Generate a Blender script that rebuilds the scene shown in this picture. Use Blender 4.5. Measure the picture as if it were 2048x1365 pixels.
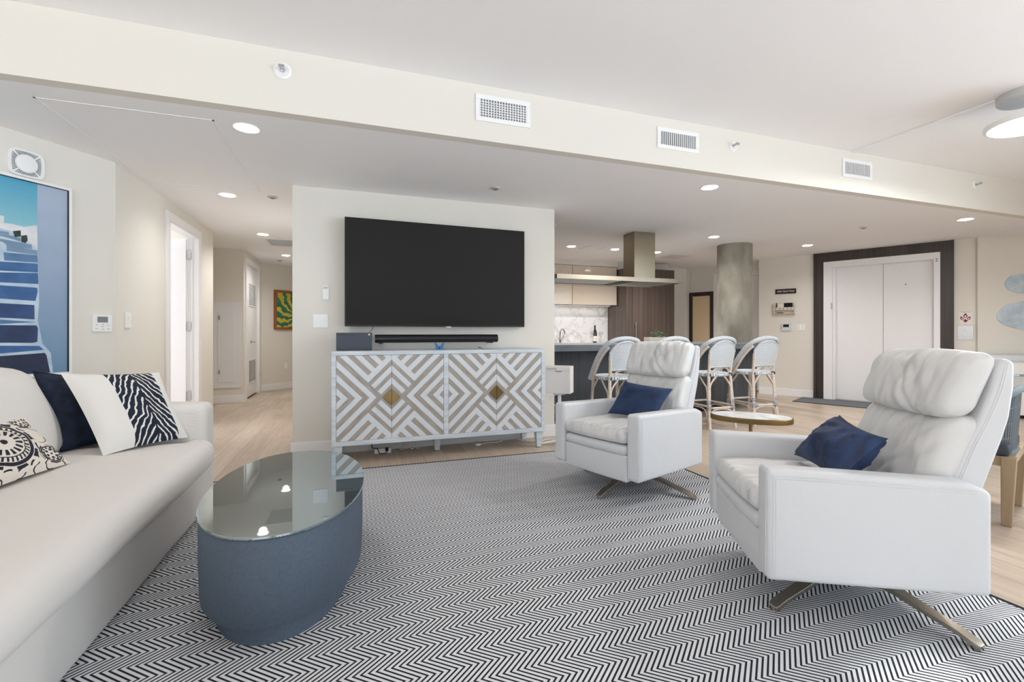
import bpy, math, random
from mathutils import Vector, Matrix, noise
random.seed(7)
for o in list(bpy.data.objects): bpy.data.objects.remove(o)
SC = bpy.context.scene
COL = SC.collection
PI = math.pi

# ---------------------------------------------------------------- camera, sky, sun, exposure
cam_d = bpy.data.cameras.new('camera'); cam = bpy.data.objects.new('camera', cam_d); COL.objects.link(cam)
SC.camera = cam
cam_d.sensor_fit = 'HORIZONTAL'; cam_d.sensor_width = 36.0
cam_d.lens = 36.0*925/2048; cam_d.shift_y = -17.5/2048
cam_d.clip_start = .05
cam.location = (0, 0, 1.117); cam.rotation_euler = (PI/2, 0, -math.radians(18.97))
w = bpy.data.worlds.new('sky'); SC.world = w; w.use_nodes = True
bg = w.node_tree.nodes['Background']; bg.inputs[1].default_value = 1.0
_tc = w.node_tree.nodes.new('ShaderNodeTexCoord'); _sp = w.node_tree.nodes.new('ShaderNodeSeparateXYZ'); _rp = w.node_tree.nodes.new('ShaderNodeValToRGB')
w.node_tree.links.new(_tc.outputs['Generated'], _sp.inputs[0]); _mr = w.node_tree.nodes.new('ShaderNodeMapRange')
_mr.inputs['From Min'].default_value = -1; w.node_tree.links.new(_sp.outputs[2], _mr.inputs[0]); w.node_tree.links.new(_mr.outputs[0], _rp.inputs[0])
_rp.color_ramp.elements[0].position = .46; _rp.color_ramp.elements[0].color = (3.7, 4.15, 4.65, 1)      # raised below the horizon to throw more light on the ceilings
_rp.color_ramp.elements[1].position = .52; _rp.color_ramp.elements[1].color = (1.7, 1.95, 2.2, 1)      # hazy bright sky
w.node_tree.links.new(_rp.outputs[0], bg.inputs[0])
_mx = w.node_tree.nodes.new('ShaderNodeMapRange'); _mx.inputs['From Min'].default_value = .5; _mx.inputs['From Max'].default_value = 1.0   # raised towards the right to throw more light on the sofa front
_mx.inputs['To Min'].default_value = 1.0; _mx.inputs['To Max'].default_value = 2.9
w.node_tree.links.new(_sp.outputs[0], _mx.inputs[0]); w.node_tree.links.new(_mx.outputs[0], bg.inputs[1])
sd = bpy.data.lights.new('sun', 'SUN'); sun = bpy.data.objects.new('sun', sd); COL.objects.link(sun)
sd.energy = 14; sd.angle = math.radians(1.1); sd.color = (1, .98, .95)
SUN_EL = math.radians(23.1)
sun.rotation_euler = (PI/2-SUN_EL, 0, 0)
def portal(x0, x1, z0, z1, y):
    d = bpy.data.lights.new('window_portal', 'AREA'); o = bpy.data.objects.new('window_portal', d); COL.objects.link(o)
    d.shape = 'RECTANGLE'; d.size = x1-x0; d.size_y = z1-z0; d.cycles.is_portal = True
    o.location = ((x0+x1)/2, y, (z0+z1)/2); o.rotation_euler = (-PI/2, 0, PI)
portal(-6.8, 7.0, .1, 2.6, -4.92)
d = bpy.data.lights.new('window_portal', 'AREA'); o = bpy.data.objects.new('window_portal', d); COL.objects.link(o)
d.shape = 'RECTANGLE'; d.size = 5.6; d.size_y = 2.5; d.cycles.is_portal = True; o.location = (7.12, -1.9, 1.35); o.rotation_euler = (PI/2, 0, PI/2)
SC.view_settings.view_transform = 'Standard'; SC.view_settings.look = 'None'
SC.view_settings.gamma = 1; SC.view_settings.use_curve_mapping = False
SC.view_settings.exposure = 0.18
SC.cycles.max_bounces = 10; SC.cycles.diffuse_bounces = 8; SC.cycles.transparent_max_bounces = 12
SC.cycles.sample_clamp_indirect = 8; SC.cycles.caustics_reflective = False; SC.cycles.caustics_refractive = False
LOWZ, HIGHZ = 2.44, 2.82

# ---------------------------------------------------------------- materials
def lin(c):
    f = lambda v: v/12.92 if v <= .04045 else ((v+.055)/1.055)**2.4
    return tuple(f(v/255) for v in c)+(1,)
class X:
    nt = None
    def __init__(s, v): s.v = v
    @staticmethod
    def op(o, *a):
        n = X.nt.nodes.new('ShaderNodeMath'); n.operation = o
        for i, q in enumerate(a):
            q = q.v if isinstance(q, X) else q
            if isinstance(q, (int, float)): n.inputs[i].default_value = q
            else: X.nt.links.new(q, n.inputs[i])
        return X(n.outputs[0])
    def __add__(s, o): return X.op('ADD', s, o)
    __radd__ = __add__
    def __sub__(s, o): return X.op('SUBTRACT', s, o)
    def __rsub__(s, o): return X.op('SUBTRACT', o, s)
    def __mul__(s, o): return X.op('MULTIPLY', s, o)
    __rmul__ = __mul__
    def __truediv__(s, o): return X.op('DIVIDE', s, o)
    def lt(s, o): return X.op('LESS_THAN', s, o)
    def gt(s, o): return X.op('GREATER_THAN', s, o)
def xabs(a): return X.op('ABSOLUTE', a)
def fr(a): return X.op('FRACT', a)
def fl(a): return X.op('FLOOR', a)
def xmin(a, b): return X.op('MINIMUM', a, b)
def xmax(a, b): return X.op('MAXIMUM', a, b)
def sin(a): return X.op('SINE', a)
def mixc(fac, a, b):
    n = X.nt.nodes.new('ShaderNodeMix'); n.data_type = 'RGBA'
    for i, q in ((0, fac), (6, a), (7, b)):
        q = q.v if isinstance(q, X) else q
        if isinstance(q, (int, float, tuple)): n.inputs[i].default_value = q
        else: X.nt.links.new(q, n.inputs[i])
    return n.outputs[2]
def coords(kind='Object', scale=None):
    n = X.nt.nodes.new('ShaderNodeTexCoord'); out = n.outputs[kind]
    if scale:
        m = X.nt.nodes.new('ShaderNodeMapping'); m.inputs['Scale'].default_value = scale
        X.nt.links.new(out, m.inputs[0]); out = m.outputs[0]
    return out
def sep(v):
    n = X.nt.nodes.new('ShaderNodeSeparateXYZ'); X.nt.links.new(v, n.inputs[0])
    return X(n.outputs[0]), X(n.outputs[1]), X(n.outputs[2])
def comb(x, y, z=0):
    n = X.nt.nodes.new('ShaderNodeCombineXYZ')
    for i, q in enumerate((x, y, z)):
        if isinstance(q, X): X.nt.links.new(q.v, n.inputs[i])
        else: n.inputs[i].default_value = q
    return n.outputs[0]
def tnoise(vec, scale, detail=3, rough=.5, out=0):
    n = X.nt.nodes.new('ShaderNodeTexNoise'); n.inputs['Scale'].default_value = scale
    n.inputs['Detail'].default_value = detail; n.inputs['Roughness'].default_value = rough
    if vec is not None: X.nt.links.new(vec, n.inputs[0])
    return X(n.outputs[out])
def mat(name, color=None, rough=.5, metal=0, bump=None, fn=None, **kw):
    m = bpy.data.materials.new(name); m.use_nodes = True; nt = m.node_tree; X.nt = nt
    b = nt.nodes['Principled BSDF']
    b.inputs['Roughness'].default_value = rough; b.inputs['Metallic'].default_value = metal
    if color: b.inputs['Base Color'].default_value = lin(color)
    for k, v in kw.items(): b.inputs[k.replace('_', ' ')].default_value = v
    if fn:
        r = fn()
        if r is not None: nt.links.new(r, b.inputs['Base Color'])
    if bump:                                   # (scale, strength, distance[, axis scale])
        v = coords('Object', bump[3] if len(bump) > 3 else None)
        if len(bump) > 4: [n for n in nt.nodes if n.type == 'MAPPING'][-1].inputs['Rotation'].default_value = bump[4]
        h = tnoise(v, bump[0], bump[5] if len(bump) > 5 else 4)
        bn = nt.nodes.new('ShaderNodeBump'); bn.inputs['Strength'].default_value = bump[1]; bn.inputs['Distance'].default_value = bump[2]
        nt.links.new(h.v, bn.inputs['Height']); nt.links.new(bn.outputs[0], b.inputs['Normal'])
    return m
def noisy(c1, c2, scale=3, vs=None, detail=4):
    def f():
        n = tnoise(coords('Object', vs), scale, detail)
        t = xmin(xmax((n-.35)*3.2, 0), 1)
        return mixc(t, lin(c1), lin(c2))
    return f
def emit(name, color, strength):
    m = bpy.data.materials.new(name); m.use_nodes = True
    b = m.node_tree.nodes['Principled BSDF']; b.inputs['Base Color'].default_value = (.9, .9, .9, 1)
    b.inputs['Emission Color'].default_value = color; b.inputs['Emission Strength'].default_value = strength
    return m
M = {}
M['wall'] = mat('wall_paint', (224, 220, 212), .75, bump=(90, .05, .002))
M['ceil'] = mat('ceiling_paint', (244, 244, 246), .85)
M['trim'] = mat('white_trim_paint', (236, 236, 238), .35)
M['white'] = mat('white_plastic', (238, 238, 238), .35)
M['whitegloss'] = mat('glossy_white_metal', (228, 229, 232), .12, bump=(5, .15, .01))
M['lightgrey'] = mat('light_grey_plastic', (190, 192, 194), .5)
M['grey'] = mat('grey_plastic', (120, 124, 128), .5)
M['dark'] = mat('dark_plastic', (24, 26, 30), .4)
M['black'] = mat('black_plastic', (10, 11, 13), .35)
M['chrome'] = mat('polished_chrome', (200, 200, 205), .12, 1)
M['steel'] = mat('brushed_steel', (190, 190, 192), .35, 1)
M['nickel'] = mat('brushed_nickel', (176, 168, 155), .22, 1, bump=(60, .05, .001, (1, 40, 1)))
M['brass'] = mat('aged_brass', (140, 117, 78), .42, 1, bump=(40, .2, .002))
M['bronze'] = mat('champagne_bronze_metal', (156, 146, 128), .24, 1)
M['concrete'] = mat('cast_concrete', None, .85, fn=noisy((122, 116, 104), (158, 153, 142), 4, (1, 1, .5)), bump=(12, .3, .01))
def floor_fn():
    x, y, z = sep(coords('Object'))
    col = fl(x/.2); off = fr(col*.37)*1.2
    row = fl((y+off)/1.2)
    fx = fr(x/.2); fy = fr((y+off)/1.2)
    wn = X.nt.nodes.new('ShaderNodeTexWhiteNoise'); wn.noise_dimensions = '2D'; X.nt.links.new(comb(col, row), wn.inputs[0])
    rnd = X(wn.outputs[0])
    g = tnoise(comb(x*14+col*3, y*1.1+row*2), 1.6, 6, .6)
    g2 = tnoise(comb(x*2, y*.8), 1.2, 3)
    t = xmin(xmax(g*1.5-.5+(rnd-.5)*.55+(g2-.5)*.5, 0), 1)
    c = mixc(t, lin((174, 156, 139)), lin((214, 197, 180)))
    joint = xmax(xmax(fx.lt(.012), fx.gt(.988)), fy.lt(.003))
    return mixc(joint*.6, c, lin((140, 128, 116)))
M['floor'] = mat('wood_look_floor', None, .38, fn=floor_fn)
def rug_fn():
    x, y, z = sep(coords('Object'))
    t = xabs(fr((y-1.07)/.143+.5)*2-1)          # 1 at fold y=1.07
    tri = 1-t                                    # 0 at 1.07, 1 at half a period away
    s = (x-1.555)-tri*.0825
    f = fr(s/.0243+.5)
    blk = xabs(f-.5).lt(.20)
    nz = tnoise(coords('Object'), 260, 2)
    wh = mixc(nz, lin((202, 204, 208)), lin((230, 231, 234)))
    c = mixc(blk, wh, lin((16, 19, 29)))
    edge = xmax(xmax(x.gt(2.528), x.lt(-1.285)), xmax(y.gt(3.938), y.lt(-.285)))
    return mixc(edge, c, lin((14, 16, 22)))
M['rug'] = mat('zigzag_weave', None, .95, fn=rug_fn, bump=(300, .4, .003))
M['leather'] = mat('white_leather', (211, 213, 216), .42, bump=(7, .22, .02))
M['leather2'] = mat('creased_white_leather', (216, 216, 216), .42, bump=(3.0, .9, .06, (3.0, 1.2, 1.0), (0, .6, 0), 2.0))
def twill():
    x, y, z = sep(coords('Object'))
    s = sin((y+z*.2)*1400)
    return mixc(s*.5+.5, lin((219, 215, 211)), lin((226, 222, 218)))
M['sofa'] = mat('cream_linen', None, .9, fn=twill, bump=(3, .12, .03))
M['piping'] = mat('cream_piping', (206, 200, 196), .9)
M['navy'] = mat('navy_cloth', None, .75, fn=noisy((20, 40, 74), (34, 60, 98), 9))
M['navydark'] = mat('dark_navy_linen', None, .85, fn=noisy((12, 20, 36), (24, 40, 66), 22))
M['denim'] = mat('dark_blue_velvet', None, .6, fn=noisy((12, 30, 60), (30, 58, 102), 7, (1, 3, 1)))
M['drum'] = mat('slate_linen_wrap', None, .7, fn=noisy((72, 84, 99), (78, 91, 106), 90), bump=(220, .3, .002))
M['glasstop'] = mat('smoked_glass', (158, 171, 174), .015, .85)
M['glassedge'] = mat('green_glass_edge', (90, 112, 110), .1, .3)
M['paleblue'] = mat('pale_blue_painted_wood', None, .55, fn=noisy((196, 206, 214), (220, 228, 233), 5, (1, 8, 8)))
M['screen'] = mat('dark_screen', (41, 39, 38), .6, Specular_IOR_Level=.15)
M['screenframe'] = mat('dark_bezel', (30, 30, 32), .3, .5)
M['consolebox'] = mat('slate_black_plastic', (58, 66, 78), .5)
M['speaker'] = mat('black_speaker_cloth', (18, 20, 25), .32)
def door_fn(cx, zc=.558):
    def f():
        x, y, z = sep(coords('Object'))
        b = xabs(x-cx); a = xabs(z-zc)
        p = b-a; q = b+a
        A = p.gt(.126)                                       # outer chevrons
        bandA = fr((p-.126)/.1155).gt(.5)                    # 1 = taupe
        main = p.gt(.065)*(1-A)
        B = 1-xmax(A, main)
        b1 = q.lt(.325)
        s1 = fr((q-.065)/.105)
        st1 = xmax(s1.lt(.45), q.lt(.075))
        vleft = p.gt(.005); vright = q.lt(.385)
        s2 = fr((.005-p)/.118).lt(.5)
        st2 = (1-vleft)*(1-vright)*s2
        # taupe next to the V's upper arm
        inB = b1*st1+(1-b1)*st2
        t = xmin(A*bandA+main+B*inB, 1)
        gA = tnoise(comb(p*75, q*5, x*2), 1.2, 5, .6); gB = tnoise(comb(q*75, p*5, x*2), 1.2, 5, .6)
        sel = B*b1; g = gA*(1-sel)+gB*sel
        wood = mixc(xmin(xmax(g*1.9-.45, 0), 1), lin((138, 131, 124)), lin((192, 184, 176)))
        wht = mixc(g, lin((205, 213, 220)), lin((232, 236, 240)))
        return mixc(t, wht, wood)
    return f
M['door_a'] = mat('inlaid_door_left_pair', None, .6, fn=door_fn(.317))
M['door_b'] = mat('inlaid_door_right_pair', None, .6, fn=door_fn(1.268))
def woodgrain(c1, c2, vs, sc=1.0):
    def f():
        v = coords('Object', vs)
        g = tnoise(v, sc, 7, .65); g2 = tnoise(v, sc*.25, 2)
        return mixc(xmin(xmax(g*1.3+g2*.9-.62, 0), 1), lin(c1), lin(c2))
    return f
M['darkwood'] = mat('dark_veneer', None, .4, fn=woodgrain((34, 28, 27), (74, 64, 60), (26, 26, .8)))
M['tallwood'] = mat('brown_grey_veneer', None, .32, fn=woodgrain((62, 52, 47), (112, 98, 90), (20, 20, .6)))
M['islandwood'] = mat('charcoal_veneer', None, .42, fn=woodgrain((46, 50, 56), (88, 94, 102), (20, 20, .6)))
M['islandtop'] = mat('grey_stone_slab', None, .3, fn=noisy((104, 112, 120), (122, 130, 138), 4))
M['beigegloss'] = mat('champagne_lacquer', (214, 200, 182), .08, Coat_Weight=.6)
def marble():
    v = coords('Object')
    n1 = tnoise(v, 1.3, 8, .6)
    vein = 1-xmin(xabs(n1-.5)*28, 1)
    n2 = tnoise(v, 3.1, 6, .6)
    vein2 = (1-xmin(xabs(n2-.52)*40, 1))*.35
    return mixc(xmin(vein*.45+vein2, 1), lin((226, 225, 226)), lin((150, 150, 154)))
M['marble'] = mat('veined_white_marble', None, .2, fn=marble)
M['counter'] = mat('light_quartz', (206, 198, 190), .3)
M['rattan'] = mat('pale_rattan_pole', None, .5, fn=noisy((204, 193, 182), (224, 214, 204), 14, (1, 1, 6)))
def weave(u=.021, uv=True, axes=(0, 1)):
    def f():
        c = sep(coords('UV' if uv else 'Object')); a, b = c[axes[0]], c[axes[1]]
        r = fl(b/(u*.5)); sh = fr(r*.5)
        fx = fr(a/u+sh)-.5; fy = fr(b/(u*.5))-.5
        dot = (fx*fx*1.0+fy*fy*.42).lt(.05)
        return mixc(dot, lin((220, 228, 234)), lin((20, 34, 66)))
    return f
M['weave'] = mat('white_and_navy_weave', None, .6, fn=weave())
M['weave_back'] = mat('white_and_navy_weave_panel', None, .6, fn=weave(.021, False, (0, 2)))
M['weave_seat'] = mat('white_and_navy_weave_seat', None, .6, fn=weave(.021, False, (0, 1)))
def wraps():
    x, y, z = sep(coords('UV'))
    return mixc(fr(x/.012).lt(.5), lin((222, 226, 232)), lin((24, 36, 64)))
M['wrap'] = mat('navy_and_white_binding', None, .6, fn=wraps)
M['teak'] = mat('weathered_teak', None, .7, fn=woodgrain((140, 120, 96), (188, 166, 136), (18, 18, 1.5)))
M['rope'] = mat('slate_blue_rope', (112, 122, 128), .85, bump=(160, .6, .004))
M['ropedark'] = mat('charcoal_rope', (62, 70, 78), .85, bump=(160, .6, .004))
M['sand'] = mat('pale_blue_plaster', None, .85, fn=noisy((176, 194, 206), (204, 216, 224), 8), bump=(26, .7, .012))
def zebra():
    x, y, z = sep(coords('UV'))                 # x 0..1 across, y 0..1 up
    n = tnoise(comb(x*3.2, y*3.2), 1.4, 3)
    n2 = tnoise(comb(x*2+5, y*9), 1.2, 2)
    dx = xabs(x-.61+(n2-.5)*.03)
    s = y*8.0+dx*13+(n-.5)*2.2
    stripe = xabs(fr(s)-.5).lt(.15)
    spine = dx.lt(.012)
    inside = x.gt(.34)*x.lt(.87)
    ins2 = xmax(stripe, 0)*(1-spine)
    c = mixc(ins2, lin((14, 26, 48)), lin((226, 224, 218)))
    return mixc(inside, lin((226, 224, 220)), c)
M['zebra'] = mat('zebra_panel_cloth', None, .85, fn=zebra, bump=(200, .15, .002))
def suzani():
    x, y, z = sep(coords('UV'))
    tot = None
    def med(cx, cy, R, teeth):
        dx = (x-cx)*1.0; dy = (y-cy)*.78
        r = X.op('SQRT', dx*dx+dy*dy)/R
        an = X.op('ARCTAN2', dy, dx)
        w_ = sin(an*teeth)
        ring = xabs(r-1.0).lt(.07)
        t1 = (xabs(r-.82).lt(.09))*(w_.gt(.1))
        t2 = (xabs(r-.5).lt(.13))*(sin(an*(teeth*.5)).gt(-.1))
        ring2 = xabs(r-.72).lt(.02)
        leaf = xmax((xabs(r-1.16).lt(.06))*(sin(an*(teeth*.25)+.6).gt(.1)), (xabs(r-1.3+xabs(sin(an*(teeth*.25)+.6))*.1).lt(.035))*(sin(an*(teeth*.5)+.6).gt(-.3)))
        core = r.lt(.12)
        return xmax(xmax(xmax(ring, t1), xmax(t2, ring2)), xmax(leaf, core))
    tot = med(.47, .5, .26, 32)
    for cx, cy, R in ((.86, .2, .1), (.85, .85, .1), (.12, .12, .1), (.1, .86, .1)):
        tot = xmax(tot, med(cx, cy, R, 12))
    n = tnoise(comb(x*4, y*4), 1.6, 0)
    scr = xabs(n-.5).lt(.02)
    far = X.op('SQRT', (x-.47)*(x-.47)+(y-.5)*(y-.5)*.6).gt(.36)
    tot = xmax(tot, scr*far)
    return mixc(tot, lin((222, 214, 204)), lin((22, 28, 40)))
M['suzani'] = mat('medallion_print_cloth', None, .85, fn=suzani, bump=(200, .15, .002))
M['tabletop'] = mat('ivory_marble', None, .15, fn=marble)
M['leafgreen'] = mat('green_leaf', None, .5, fn=noisy((40, 84, 36), (96, 140, 70), 30))
M['planter'] = mat('whitewashed_wood', None, .8, fn=noisy((200, 190, 176), (226, 218, 206), 20, (1, 1, 8)))
M['bottle'] = mat('dark_green_glass', (34, 28, 16), .06, Coat_Weight=.5)
M['label'] = mat('paper_label', (232, 226, 222), .7)
M['foil'] = mat('black_foil', (12, 12, 14), .35)
def clearglass(name, tint=(.96, .98, .98), gl=.12):
    m = bpy.data.materials.new(name); m.use_nodes = True; nt = m.node_tree
    nt.nodes.remove(nt.nodes['Principled BSDF'])
    t = nt.nodes.new('ShaderNodeBsdfTransparent'); t.inputs[0].default_value = tint+(1,)
    g = nt.nodes.new('ShaderNodeBsdfGlossy'); g.inputs['Roughness'].default_value = .02
    mx = nt.nodes.new('ShaderNodeMixShader'); mx.inputs[0].default_value = gl
    nt.links.new(t.outputs[0], mx.inputs[1]); nt.links.new(g.outputs[0], mx.inputs[2])
    nt.links.new(mx.outputs[0], nt.nodes['Material Output'].inputs[0]); return m
M['winglass'] = clearglass('window_glass', (.97, .985, .985), .04)
M['tumbler'] = clearglass('clear_glass', (.93, .95, .95), .22)
M['mirror'] = mat('painted_mirror_reflection', (228, 204, 170), .25, 0)  # tan reflection painted as base colour, nothing is mirrored
M['mat'] = mat('grey_mat_weave', (104, 108, 114), .95, bump=(200, .4, .003))
M['lens'] = emit('lit_lens', (1, .97, .92, 1), 9)
M['disc'] = emit('lit_disc', (1, .98, .95, 1), 7)
M['cream'] = mat('cream_leatherette', (234, 229, 226), .4)
M['bfly'] = mat('blue_butterfly_enamel', (46, 110, 176), .35)
M['teal'] = mat('teal_enamel', None, .35, fn=noisy((20, 92, 130), (60, 150, 176), 12))
M['red'] = mat('dark_red_print', (120, 34, 48), .7)
M['orangewood'] = mat('orange_brown_frame', (150, 84, 44), .4)
M['signwood'] = mat('dark_brown_sign', (40, 22, 14), .6)
M['walnut'] = mat('dark_walnut', None, .5, fn=woodgrain((52, 34, 26), (92, 64, 48), (18, 18, 1.5)))
def palm():
    x, y, z = sep(coords('Object'))
    u = x-.2; v = z+.08
    r = X.op('SQRT', u*u+v*v); an = X.op('ARCTAN2', v, u)
    n = tnoise(comb(x*5, z*5), 2, 3)
    s = fr(an*2.4+r*2.6+(n-.5)*1.3)
    g = mixc(n, lin((18, 84, 70)), lin((60, 140, 110)))
    c = mixc(s.lt(.5)*r.lt(.62), g, mixc(n, lin((170, 150, 30)), lin((226, 206, 80))))
    return c
M['palm'] = mat('palm_leaf_painting', None, .6, fn=palm)

# ---------------------------------------------------------------- geometry
class G:
    def __init__(s): s.v = []; s.f = []; s.m = []; s.uv = {}; s.mi = 0; s.T = Matrix.Identity(4)
    def pt(s, p): s.v.append(tuple(s.T @ Vector(p))); return len(s.v)-1
    def face(s, idx, uv=None):
        s.f.append(tuple(idx)); s.m.append(s.mi)
        if uv: s.uv[len(s.f)-1] = uv
    def box(s, x0, x1, y0, y1, z0, z1):
        i = [s.pt(p) for p in ((x0,y0,z0),(x1,y0,z0),(x1,y1,z0),(x0,y1,z0),(x0,y0,z1),(x1,y0,z1),(x1,y1,z1),(x0,y1,z1))]
        for q in ((0,3,2,1),(4,5,6,7),(0,1,5,4),(1,2,6,5),(2,3,7,6),(3,0,4,7)): s.face([i[k] for k in q])
        return s
    def hexa(s, bot, top):                      # 4 bottom + 4 top corners, counter-clockwise from above
        i = [s.pt(p) for p in list(bot)+list(top)]
        for q in ((0,3,2,1),(4,5,6,7),(0,1,5,4),(1,2,6,5),(2,3,7,6),(3,0,4,7)): s.face([i[k] for k in q])
        return s
    def prism(s, poly, a, b, axis='z'):         # extrude a 2D polygon
        def mk(p, t): return {'z': (p[0], p[1], t), 'x': (t, p[0], p[1]), 'y': (p[0], t, p[1])}[axis]
        n = len(poly); A = [s.pt(mk(p, a)) for p in poly]; B = [s.pt(mk(p, b)) for p in poly]
        s.face(A[::-1]); s.face(B)
        for k in range(n): s.face([A[k], A[(k+1) % n], B[(k+1) % n], B[k]])
        return s
    def lathe(s, prof, seg=24, c=(0, 0), cap=True):
        rings = []
        for r, z in prof: rings.append([s.pt((c[0]+r*math.cos(2*PI*k/seg), c[1]+r*math.sin(2*PI*k/seg), z)) for k in range(seg)])
        for a, b in zip(rings, rings[1:]):
            for k in range(seg): s.face([a[k], a[(k+1) % seg], b[(k+1) % seg], b[k]])
        if cap: s.face(rings[0][::-1]); s.face(rings[-1])
        return s
    def oval(s, cx, cy, prof, e=2.0, seg=72):   # prof: (a, b, z)
        rings = []
        for a, b, z in prof:
            R = []
            for k in range(seg):
                t = 2*PI*k/seg; ct, st = math.cos(t), math.sin(t)
                R.append(s.pt((cx+a*math.copysign(abs(ct)**(2/e), ct), cy+b*math.copysign(abs(st)**(2/e), st), z)))
            rings.append(R)
        for a, b in zip(rings, rings[1:]):
            for k in range(seg): s.face([a[k], a[(k+1) % seg], b[(k+1) % seg], b[k]])
        s.face(rings[0][::-1]); s.face(rings[-1]); return s
    def tube(s, pts, r, seg=8, smooth=0, closed=False, flat=1.0, rr=None):
        P = [Vector(p) for p in pts]
        if smooth:
            Q = []; n = len(P)
            for i in range(n if closed else n-1):
                p0 = P[(i-1) % n] if (closed or i) else P[i]*2-P[i+1]; p1 = P[i]; p2 = P[(i+1) % n]
                p3 = P[(i+2) % n] if (closed or i+2 < n) else P[i+1]*2-P[i]
                for k in range(smooth):
                    t = k/smooth
                    Q.append(.5*((2*p1)+(p2-p0)*t+(2*p0-5*p1+4*p2-p3)*t*t+(3*p1-p0-3*p2+p3)*t**3))
            if not closed: Q.append(P[-1])
            P = Q
        n = len(P); rings = []; L = 0; Ls = []
        up = None
        for i in range(n):
            d = (P[(i+1) % n]-P[i-1]) if (closed or 0 < i < n-1) else (P[1]-P[0] if i == 0 else P[-1]-P[-2])
            if d.length < 1e-9: d = Vector((0, 0, 1))
            d.normalize()
            if up is None:
                up = d.orthogonal().normalized()
                if abs(d.z) < .9: up = (Vector((0, 0, 1))-d*d.z).normalized()
            up = (up-d*up.dot(d)); up.normalize(); sd_ = d.cross(up)
            rad = r if rr is None else r*(rr[0]+(rr[1]-rr[0])*i/(n-1))
            rings.append([s.pt(P[i]+up*(rad*flat*math.cos(2*PI*k/seg))+sd_*(rad*math.sin(2*PI*k/seg))) for k in range(seg)])
            if i: L += (P[i]-P[i-1]).length
            Ls.append(L)
        m = n if closed else n-1
        for i in range(m):
            a, b = rings[i], rings[(i+1) % n]; u0, u1 = Ls[i], Ls[(i+1) % n] if i+1 < n else Ls[i]+(P[0]-P[-1]).length
            for k in range(seg):
                v0, v1 = 2*PI*r*k/seg, 2*PI*r*(k+1)/seg
                s.face([a[k], b[k], b[(k+1) % seg], a[(k+1) % seg]], [(u0, v0), (u1, v0), (u1, v1), (u0, v1)])
        if not closed: s.face(rings[0]); s.face(rings[-1][::-1])
        return s
    def cyl(s, p0, p1, r0, r1=None, seg=12):
        return s.tube([p0, p1], r0, seg, rr=(1, (r1 if r1 is not None else r0)/r0))
    def soft(s, c, h, r, n=(10, 10, 10), fn=None, puff=(0, 0, 0)):
        """rounded box, centre c, half sizes h, corner radius r, optional puff per axis and a deformation"""
        def axis(hh, k):
            e = [-hh+r*(1-math.cos(t*PI/8))/1.0 for t in range(0, 4)]
            inner = [-(hh-r)+2*(hh-r)*i/k for i in range(k+1)]
            e = [-hh, -hh+r*.15, -hh+r*.4, -hh+r*.7]
            return e+inner+[-q for q in e[::-1]]
        A = [axis(h[i], n[i]) for i in range(3)]
        idx = {}
        def vert(p):
            key = tuple(round(q, 5) for q in p)
            if key in idx: return idx[key]
            q = Vector([max(-(h[i]-r), min(h[i]-r, p[i])) for i in range(3)]); d = Vector(p)-q
            if d.length > 1e-9:
                mx = max(abs(d[i]) for i in range(3)); d = d.normalized()*mx
            o = q+d
            u = [o[i]/h[i] for i in range(3)]
            for i in range(3):
                if puff[i]:
                    j, k = (i+1) % 3, (i+2) % 3
                    o[i] += puff[i]*u[i]*max(0, (1-u[j]**4))*max(0, (1-u[k]**4))
            o = o+Vector(c)
            if fn: o = Vector(fn(o, u))
            idx[key] = s.pt(o); return idx[key]
        for ax in range(3):
            j, k = (ax+1) % 3, (ax+2) % 3
            for sg in (-1, 1):
                for a in range(len(A[j])-1):
                    for b in range(len(A[k])-1):
                        def P_(aa, bb):
                            p = [0, 0, 0]; p[ax] = sg*h[ax]; p[j] = A[j][aa]; p[k] = A[k][bb]; return vert(p)
                        q = [P_(a, b), P_(a+1, b), P_(a+1, b+1), P_(a, b+1)]
                        s.face(q if sg > 0 else q[::-1])
        return s
    def pillow(s, BL, BR, TR, TL, th, n=18, wr=.006, seed=0, pinch=.05):
        BL, BR, TR, TL = map(Vector, (BL, BR, TR, TL))
        nrm = ((BR-BL).cross(TL-BL)).normalized()
        def P_(i, j, sg):
            u, v = i/n, j/n; a, b = 2*u-1, 2*v-1
            uu = .5+a/2*(1-pinch*(1-b*b)); vv = .5+b/2*(1-pinch*(1-a*a))
            p = BL*(1-uu)*(1-vv)+BR*uu*(1-vv)+TR*uu*vv+TL*(1-uu)*vv
            t = th*((1-a*a)*(1-b*b))**.42
            w_ = noise.noise(Vector((u*3+seed, v*3, sg*2)))*wr*3*(1-a*a)*(1-b*b)+noise.noise(Vector((u*9+seed, v*9, 4)))*wr*min(1, 4*(1-abs(a)))*min(1, 4*(1-abs(b)))
            return p+nrm*(sg*t+w_)
        for sg in (1, -1):
            ix = [[s.pt(P_(i, j, sg)) for j in range(n+1)] for i in range(n+1)]
            for i in range(n):
                for j in range(n):
                    q = [(i, j), (i+1, j), (i+1, j+1), (i, j+1)]
                    if sg < 0: q = q[::-1]
                    s.face([ix[a][b] for a, b in q], [(a/n, b/n) for a, b in q])
        return s
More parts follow.
